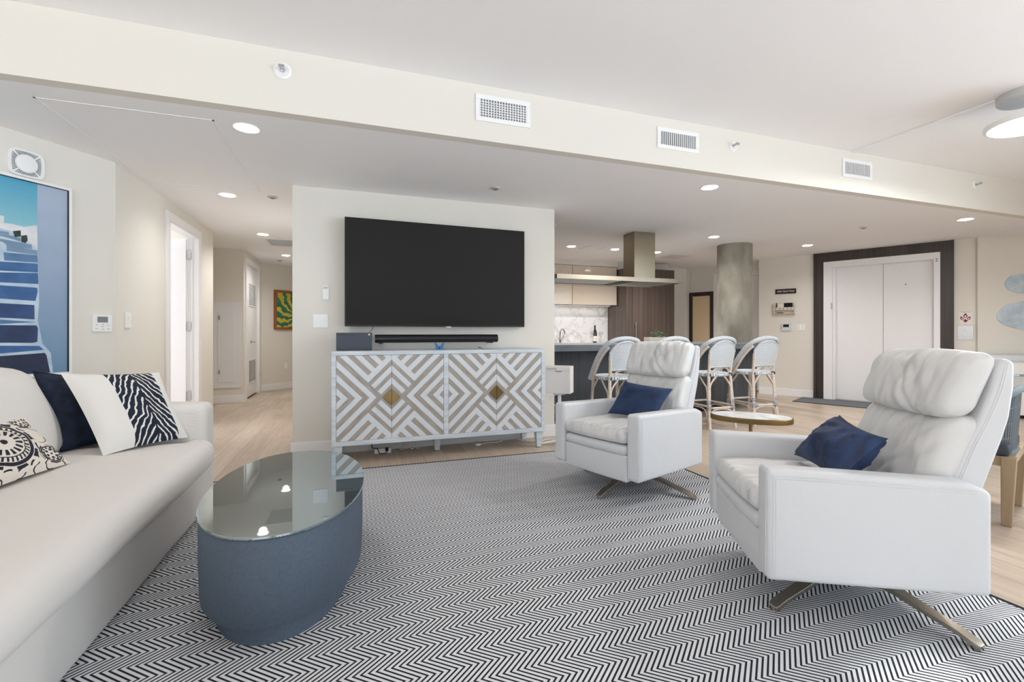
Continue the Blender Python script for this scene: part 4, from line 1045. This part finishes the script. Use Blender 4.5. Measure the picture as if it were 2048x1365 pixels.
def cushion(name, label, m, BL, BR, TR, TL, th, piping=None, **kw):
    c = (Vector(BL)+Vector(BR))/2; r_ = root(name, label, 'cushion', tuple(c), 0, 'throw cushions')
    g = G(); g.T = Matrix.Translation(-c); g.pillow(BL, BR, TR, TL, th, **kw); g.build('cushion_cover', m, r_, smooth=60)
    if piping:
        P = [Vector(q) for q in (BL, BR, TR, TL)]; pts = []; pin = kw.get('pinch', .05)
        for k in range(4):
            for t in range(8):
                u = t/8; a = 2*u-1; p = P[k]*(1-u)+P[(k+1) % 4]*u; inw = (P[(k+2) % 4]+P[(k+3) % 4])/2-(P[k]+P[(k+1) % 4])/2
                pts.append(tuple(p+inw*(pin/2*(1-a*a))))
        g = G(); g.T = Matrix.Translation(-c); g.tube(pts, .0045, 6, closed=True); g.build('piping', piping, r_, smooth=60)
    return r_
cushion('throw_cushion', 'white cushion with a navy zebra striped panel, at the far end of the sofa', 'zebra', (-1.27, 3.064, .452), (-.985, 3.43, .452), (-1.185, 3.568, .858), (-1.554, 3.28, .887), .07, seed=3)
cushion('throw_cushion', 'plain dark navy cushion behind the zebra panel cushion on the sofa', 'navydark', (-1.53, 3.24, .455), (-1.25, 3.6, .455), (-1.42, 3.66, .80), (-1.69, 3.31, .90), .06, 'navydark', seed=9)
cushion('throw_cushion', 'cream cushion with black medallion print at the left edge on the sofa', 'suzani', (-1.44, 2.40, .46), (-1.345, 2.93, .457), (-1.58, 3.0, .70), (-1.68, 2.50, .735), .05, seed=5)

# ---------------------------------------------------------------- recliner armchairs
def crease(amp, fx, fz, seed):
    def f(o, u):
        n = noise.noise(Vector((o.x*fx+seed, o.y*3, o.z*fz)))
        return n*amp
    return f
def recliner(loc, th, phi, label):
    r = root('recliner_armchair', label, 'armchair', (loc[0], loc[1], .009), th, 'white leather swivel recliners')
    Z = -.009
    def T(): q = G(); q.T = Matrix.Translation((0, 0, Z)); return q
    L0, L1 = -.3665, .385
    def arm(sg):
        def f(o, u):
            x, y, z = o
            t = (y-L0)/(L1-L0)
            if u[2] > 0: z -= .03*t*min(1, u[2]*1.2); z -= .03*max(0, (t-.93)/.07)*u[2]
            if u[2] < 0: z -= .012*t*-u[2]
            return (x, y, z)
        g = T(); g.soft((sg*.319, (L0+L1)/2, .4), (.048, (L1-L0)/2, .209), .022, (2, 14, 8), f)
        a = g.build('armrest', 'leather', r, smooth=60)
        g = T(); xo = sg*.3672
        for d in (.0, .010):
            g.tube([(xo-sg*(.012+d*.6), L0+.0+d*.1, .22), (xo-sg*(.012+d*.6), L0-.0005+d*.1, .57), (xo-sg*(.012+d), L0+.012, .6)], .0013, 5)
            g.tube([(xo+sg*.0002, L0+.02+d, .585-d), (xo+sg*.0002, .0, .573-d), (xo+sg*.0002, L1-.05, .556-d)], .0013, 5)
            g.tube([(xo+sg*.0002, L0+.022+d, .21), (xo+sg*.0002, L0+.022+d, .585-d)], .0013, 5)
        g.build('stitching', 'leather2', a)
    arm(-1); arm(1)
    # body under the seat
    g = T(); g.soft((0, .03, .27), (.268, .35, .09), .015, (6, 6, 3)); g.build('seat_base', 'leather', r, smooth=60)
    def fp(o, u): return (o.x, o.y-.012*(1-u[0]**2)*(1-u[2]**2)+.004*noise.noise(Vector((o.x*5, 0, o.z*5))), o.z)
    g = T(); g.soft((0, -.33, .255), (.268, .025, .085), .015, (10, 2, 6), fp); g.build('front_panel', 'leather', r, smooth=60)
    def lc(o, u): return (o.x, o.y-.010*(1-u[0]**2), o.z+.004*noise.noise(Vector((o.x*8, o.y*3, 0))))
    g = T(); g.soft((0, -.16, .370), (.266, .205, .033), .03, (14, 8, 2), lc, (0, 0, .0)); g.build('footrest_cushion', 'leather', r, smooth=60)
    def sc(o, u):
        w_ = .010*noise.noise(Vector((o.x*6, o.y*4, 0)))+.012*abs(noise.noise(Vector((o.x*15+o.y*7, o.y*5, 3))))
        return (o.x, o.y-.014*(1-u[0]**2), o.z+(w_ if u[2] > 0 else 0)+.018*(1-u[0]**2)*max(0, u[2])-.015*max(0, u[1]))
    g = T(); g.soft((0, -.09, .447), (.268, .28, .036), .033, (22, 18, 3), sc, (0, 0, .006)); g.build('seat_cushion', 'leather2', r, smooth=60)
    # back shell
    prof = [(.24, .34), (.33, .57), (.375, .69), (.425, .80), (.462, .90), (.487, 1.005), (.505, 1.018), (.53, 1.018), (.542, 1.0), (.54, .91), (.525, .80), (.503, .72), (.455, .58), (.40, .42), (.36, .30)]
    g = T(); g.prism(prof[::-1], -.262, .262, 'x'); sh = g.build('back_shell', 'leather', r, bevel=.016, seg=4)
    g = T()
    for sg in (-1, 1):
        for d in (.0, .009):
            g.tube([(sg*(.2625), p[0]+.022+d, p[1]) for p in prof[1:6]], .0013, 5, smooth=4)
    g.build('stitching', 'leather2', sh)
    def bc(o, u):
        x, y, z = o
        y2 = y+(z-.46)*.40
        e = math.exp(-((z-.8)/.1)**2)
        w_ = .012*noise.noise(Vector((x*7+z*9, 0, z*4-x*3)))+.022*abs(noise.noise(Vector((x*13-z*10, 1, z*4))))
        if u[1] < 0: y2 -= .03*(1-u[0]**4)*(1-abs(u[2])**3)+w_*(1-u[0]**6)
        return (x, y2, z)
    g = T(); g.soft((0, .275, .625), (.258, .065, .175), .045, (40, 4, 30), bc); g.build('back_cushion', 'leather2', r, smooth=60)
    def hc(o, u):
        x, y, z = o
        y2 = y+(z-.92)*.42
        w_ = .012*noise.noise(Vector((x*8-z*9, 0, z*5)))+.024*abs(noise.noise(Vector((x*14+z*8, 2, z*5))))*(1 if u[0] < .6 else .3)
        if u[1] < 0: y2 -= .022*(1-u[0]**4)*(1-abs(u[2])**3)+w_*(1-u[0]**6)
        return (x, y2, z+.012*(1-u[0]**2)*u[2])
    g = T(); g.soft((0, .405, .914), (.262, .062, .122), .05, (40, 4, 26), hc); hd = g.build('headrest_cushion', 'leather2', r, smooth=60)
    # swivel base
    g = T(); g.cyl((0, .097, .03), (0, .097, .19), .03, .045, 20); g.cyl((0, .097, .16), (0, .097, .185), .13, .13, 24); g.build('swivel_column', 'nickel', r, smooth=40)
    for k in range(4):
        a = phi+k*PI/2; dx, dy = math.sin(a), -math.cos(a); px_, py_ = -dy, dx
        g = G(); g.T = Matrix.Translation((0, .097, 0)); R_ = .455
        secs = [(.0, .105, .085, .03), (.2, .085, .066, .026), (.40, .04, .022, .022), (.44, .026, .004, .022), (.455, .018, .001, .015)]
        rings = []
        for d_, zt, zb, hw in secs:
            rings.append([g.pt((dx*d_+px_*s_*hw, dy*d_+py_*s_*hw, z_)) for s_, z_ in ((-1, zb), (1, zb), (1, zt), (-1, zt))])
        for p, q in zip(rings, rings[1:]):
            for i in range(4): g.face([p[i], p[(i+1) % 4], q[(i+1) % 4], q[i]])
        g.face(rings[0][::-1]); g.face(rings[-1]); g.build('base_leg', 'nickel', r, bevel=.002)
    return r
CH_N = recliner((1.945, 1.484), -2.028, .538, 'white leather recliner nearest the camera at the lower right')
CH_F = recliner((1.862, 2.876), -1.222, .081, 'white leather recliner farther back, beside the console')
def loc2w(ch, x, y, z):
    th = ch.rotation_euler[2]; c, s_ = math.cos(th), math.sin(th)
    return (ch.location.x+c*x-s_*y, ch.location.y+s_*x+c*y, z)
cushion('throw_cushion', 'flat navy lumbar cushion standing on the far recliner', 'navy', loc2w(CH_F, -.175, .0, .512), loc2w(CH_F, .25, -.03, .52), loc2w(CH_F, .264, .17, .722), loc2w(CH_F, -.115, .13, .745), .05, seed=12, pinch=.06)
NC = cushion('throw_cushion', 'slouched navy cushion with pointed ears on the near recliner', 'denim', loc2w(CH_N, -.245, .0, .515), loc2w(CH_N, .235, -.05, .525), loc2w(CH_N, .185, .16, .695), loc2w(CH_N, -.06, .11, .745), .075, seed=21, pinch=.12, wr=.012)

# ---------------------------------------------------------------- side table
r = root('side_table', 'round ivory marble side table with a brass rim between the recliners', 'side table', (2.79, 2.67, 0), math.radians(-46))
g = G(); g.oval(0, 0, [(.265, .155, .482), (.265, .155, .5005)], 2.1); g.build('table_top', 'tabletop', r, smooth=30)
g = G(); g.oval(0, 0, [(.26, .15, .462), (.273, .163, .462), (.275, .165, .466), (.275, .165, .497), (.273, .163, .499), (.266, .156, .4985)], 2.1); g.build('rim', 'brass', r, smooth=30)
g = G(); g.cyl((0, 0, .02), (0, 0, .47), .012, None, 16); g.build('stem', 'brass', r, smooth=40)
g = G(); g.lathe([(.15, 0), (.15, .01), (.03, .018), (.014, .05)], 40); g.build('table_base', 'brass', r, smooth=30)

# ---------------------------------------------------------------- bar stools
def barstool(label):
    r = root('bar_stool', label, 'bar stool', (0, 0, 0), 0, 'rattan bistro bar stools at the island')
    # back at -y, front at +y (towards the island); seat centre at origin
    RL, FL = {}, {}
    for sg in (-1, 1):
        g = G(); g.tube([(sg*.185, -.235, 0), (sg*.172, -.205, .3), (sg*.158, -.185, .6), (sg*.155, -.19, .7), (sg*.17, -.215, .86)], .0175, 10, smooth=5)
        g.build('leg', 'rattan', r, smooth=50)
        g = G(); g.tube([(sg*.175, .205, 0), (sg*.165, .185, .3), (sg*.155, .16, .61)], .0165, 10, smooth=4); g.build('leg', 'rattan', r, smooth=50)
    g = G(); pr = []
    seg = 40
    def srad(t): c, s_ = math.cos(t), math.sin(t); return (.205*math.copysign(abs(c)**.75, c), .2*math.copysign(abs(s_)**.75, s_)-.005)
    for sc_, z in ((.93, .60), (1.0, .605), (1.03, .622), (1.0, .64), (.9, .645), (.5, .638)):
        pr.append([g.pt((srad(2*PI*k/seg)[0]*sc_, srad(2*PI*k/seg)[1]*sc_, z)) for k in range(seg)])
    for a, b in zip(pr, pr[1:]):
        for k in range(seg): g.face([a[k], a[(k+1) % seg], b[(k+1) % seg], b[k]])
    g.face(pr[0][::-1]); g.face(pr[-1]); g.build('seat', 'weave_seat', r, smooth=50)
    # hoop: from the seat front, up and over the back
    hp = [(-.225, .12, .60), (-.232, .03, .72), (-.232, -.06, .84), (-.222, -.14, .935), (-.19, -.215, 1.0), (-.12, -.25, 1.037), (0, -.262, 1.052),
          (.12, -.25, 1.037), (.19, -.215, 1.0), (.222, -.14, .935), (.232, -.06, .84), (.232, .03, .72), (.225, .12, .60)]
    g = G(); g.tube(hp, .022, 10, smooth=6, flat=1.15); g.build('hoop', 'weave', r, smooth=50)
    for sg in (-1, 1):
        g = G(); g.tube([(sg*.215, .088, .59), (sg*.22, .0, .70), (sg*.218, -.075, .805), (sg*.205, -.145, .89), (sg*.185, -.205, .955)], .0185, 10, smooth=6); g.build('arm_pole', 'rattan', r, smooth=50)
    # back panel (gently curved)
    g = G(); n, m_ = 14, 10
    def bp(i, j, o_):
        u = -1+2*i/n; z0 = .71+.01*(1-u*u); z1 = .90+.115*(1-abs(u)**2.6); v = j/m_
        z = z0+(z1-z0)*v; wd = .155+.035*(z-.71)/.3
        return (u*wd, -.195-.05*(z-.71)/.3-.03*(1-u*u)+o_, z)
    F_ = [[[g.pt(bp(i, j, o_)) for j in range(m_+1)] for i in range(n+1)] for o_ in (-.006, .006)]
    for q, sg in ((0, 1), (1, -1)):
        for i in range(n):
            for j in range(m_):
                c = [F_[q][i][j], F_[q][i+1][j], F_[q][i+1][j+1], F_[q][i][j+1]]; g.face(c if sg > 0 else c[::-1])
    for i in range(n):
        for j in (0, m_): g.face([F_[0][i][j], F_[0][i+1][j], F_[1][i+1][j], F_[1][i][j]])
    for j in range(m_):
        for i in (0, n): g.face([F_[0][i][j], F_[0][i][j+1], F_[1][i][j+1], F_[1][i][j]])
    bpn = g.build('backrest', 'weave_back', r, smooth=50)
    g = G()
    g.tube([bp(0, 0, 0)]+[bp(i, 0, 0) for i in range(2, n, 2)]+[bp(n, 0, 0)]+[bp(n, j, 0) for j in (3, 6, 10)]+[bp(i, m_, 0) for i in range(n-2, 0, -2)]+[bp(0, j, 0) for j in (10, 6, 3)], .013, 8, closed=True)
    g.build('woven_border', 'weave', bpn, smooth=50)
    # arches
    g = G(); g.tube([(-.12, -.197, .655), (-.08, -.21, .695), (0, -.218, .71), (.08, -.21, .695), (.12, -.197, .655)], .0095, 8, smooth=5); g.build('back_arch', 'rattan', r, smooth=50)
    for sg in (-1, 1):
        g = G(); g.tube([(sg*.06, -.19, .6), (sg*.1, -.19, .56), (sg*.145, -.195, .49), (sg*.152, -.2, .4), (sg*.158, -.205, .27)], .0095, 8, smooth=5); g.build('brace', 'rattan', r, smooth=50)
        g = G(); g.tube([(sg*.18, -.06, .6), (sg*.178, -.12, .53), (sg*.176, -.175, .46), (sg*.178, -.19, .3)], .0095, 8, smooth=5); g.build('brace', 'rattan', r, smooth=50)
        g = G(); g.tube([(sg*.18, .03, .6), (sg*.178, .09, .53), (sg*.172, .15, .46), (sg*.172, .17, .3)], .0095, 8, smooth=5); g.build('brace', 'rattan', r, smooth=50)
    # stretchers
    for p, q in (((-.178, -.212, .24), (.178, -.212, .24)), ((-.17, .19, .27), (.17, .19, .27)), ((-.178, -.212, .26), (-.17, .19, .26)), ((.178, -.212, .26), (.17, .19, .26))):
        g = G(); g.cyl(p, q, .0125, None, 10); g.build('stretcher', 'rattan', r, smooth=50)
    for p in (((-.17, -.215, .1), (-.15, -.213, .19), (-.06, -.212, .222), (.06, -.212, .222), (.15, -.213, .19), (.17, -.215, .1)), ((-.175, -.19, .1), (-.174, -.14, .215), (-.172, 0, .235), (-.17, .13, .215), (-.17, .18, .1)), ((.175, -.19, .1), (.174, -.14, .215), (.172, 0, .235), (.17, .13, .215), (.17, .18, .1))):
        g = G(); g.tube(p, .0085, 8, smooth=5); g.build('lower_arch', 'rattan', r, smooth=50)
    for sg in (-1, 1):
        for yb, yt in ((-1, 0), (1, 0)):
            def at(z): return (sg*(.185-.013*z/.3), (-.235+.03*z/.3) if yb < 0 else (.205-.02*z/.3), z)
            for z0, z1 in ((.22, .27), (.285, .33)):
                g = G(); g.tube([at(z0), at((z0+z1)/2), at(z1)], .0205, 10); g.build('binding', 'wrap', r, smooth=50)
        g = G(); g.tube([(sg*.125, -.212, .24), (sg*.155, -.212, .24)], .0155, 10); g.build('binding', 'wrap', r, smooth=50)
        g = G(); g.tube([(sg*.155, -.21, .615), (sg*.158, -.165, .60), (sg*.13, -.16, .625), (sg*.15, -.205, .635)], .006, 6, closed=True, smooth=3); g.build('binding', 'navy', r)
    return r
st = barstool('white and navy woven bistro stool, rightmost of the four at the island')
SP = [(4.705, 'white and navy woven bistro stool, rightmost of the four at the island'), (4.045, 'woven bistro stool just right of the far recliner, second from the right'),
      (3.385, 'woven bistro stool almost hidden behind the far recliner headrest'), (2.735, 'woven bistro stool at the left end of the island, left of the far recliner')]
for k, (x, l) in enumerate(SP):
    if k == 0: st.location = (x, 4.50, 0)
    else: dup(st, (x, 4.50, 0), (0, .0, -.03, .02)[k], l)

# ---------------------------------------------------------------- right side: dining furniture and wall console
r = wroot('wall_console', 'pale blue topped white console table along the right wall', 'console table', 'right', 1.05, 0)
g = G(); g.box(-1.05, .9, -.42, -.04, .745, .815); g.build('console_top', 'paleblue', r, bevel=.004)
g = G(); g.box(-1.0, .85, -.40, -.06, .05, .745); g.build('console_body', 'trim', r)
for k, (a, z) in enumerate(((-.42, .66), (-.42, .5))):
    g = G(); sgz = 1 if k == 0 else -1
    p = [(a-.22, -.415, z+.03*sgz), (a-.2, -.415, z+.045*sgz), (a-.18, -.415, z+.02*sgz), (a-.1, -.415, z), (a, -.415, z-.01*sgz), (a+.15, -.415, z+.02*sgz), (a+.3, -.415, z-.02*sgz)]
    g.tube(p, .018, 8, smooth=5, rr=(.5, 1.5)); g.build('sea_creature_pull', 'teal', r, smooth=50)
def dining_chair(loc, rz, label):
    r = root('dining_chair', label, 'dining chair', loc, rz, 'rope and teak dining chairs')
    W_, D_ = .27, .26
    for x, y in ((-W_, -D_), (W_, -D_), (-W_, D_), (W_, D_)):
        g = G(); g.hexa([(x*.96-.022, y*.96-.022, 0), (x*.96+.022, y*.96-.022, 0), (x*.96+.022, y*.96+.022, 0), (x*.96-.022, y*.96+.022, 0)], [(x-.032, y-.032, .40), (x+.032, y-.032, .40), (x+.032, y+.032, .40), (x-.032, y+.032, .40)]); g.build('leg', 'teak', r, bevel=.005)
    g = G()
    for a in ((-W_, W_, -D_-.02, -D_+.02), (-W_, W_, D_-.02, D_+.02)): g.box(a[0], a[1], a[2], a[3], .345, .398)
    for a in (-W_, W_): g.box(a-.02, a+.02, -D_, D_, .345, .398)
    g.build('seat_rail', 'teak', r, bevel=.003)
    g = G(); g.soft((0, 0, .43), (.27, .26, .035), .02, (8, 8, 2)); g.build('seat', 'ropedark', r, smooth=60)
    # rope shell: vertical cords from the seat rail to a curved top rail
    def rail(t):   # t 0..1 around left arm, back, right arm
        a = PI*(1.0-t)
        return Vector((.33*math.copysign(abs(math.cos(a))**.6, math.cos(a)), -.18+.46*abs(math.sin(a))**.7, .60+.17*abs(math.sin(a))**1.5))
    def foot(t):
        a = PI*(1.0-t)
        return Vector((.285*math.copysign(abs(math.cos(a))**.6, math.cos(a)), -.2+.46*abs(math.sin(a))**.7, .40))
    g = G(); g.tube([tuple(rail(k/24)) for k in range(25)], .02, 8); g.tube([tuple(foot(k/24)) for k in range(25)], .018, 8)
    g.tube([tuple(rail(0)), tuple(foot(0))], .02, 8); g.tube([tuple(rail(1)), tuple(foot(1))], .02, 8); fr_ = g.build('shell_frame', 'rope', r, smooth=50)
    g = G()
    for k in range(48):
        a, b = rail(k/47), foot(k/47)
        g.tube([tuple(a), tuple((a+b)/2+Vector((0, 0, 0))), tuple(b)], .0062, 5)
    for v in (.25, .5, .75):
        g.tube([tuple(rail(k/24).lerp(foot(k/24), v)) for k in range(25)], .005, 5)
    g.build('rope_weave', 'rope', r)['kind'] = 'stuff'
    return r
dining_chair((3.73, 1.915, 0), .33+PI, 'slate rope armchair with teak legs, at the right edge behind the near recliner')
dining_chair((4.95, 2.75, 0), .1, 'second rope armchair on the far side of the glass table')
r = root('dining_table', 'round glass dining table cut off by the right edge', 'table', (5.15, 1.75, 0))
g = G(); g.lathe([(.9, .715), (.905, .72), (.905, .732), (.9, .737)], 64); g.build('glass_top', 'tumbler', r, smooth=30)
g = G(); g.lathe([(.895, .717), (.906, .717), (.906, .736), (.895, .736)], 64, cap=False); g.build('glass_rim', 'glassedge', r, smooth=30)
g = G(); g.lathe([(.05, 0), (.16, .0), (.07, .35), (.18, .712)], 32); g.build('pedestal', 'walnut', r, smooth=30)
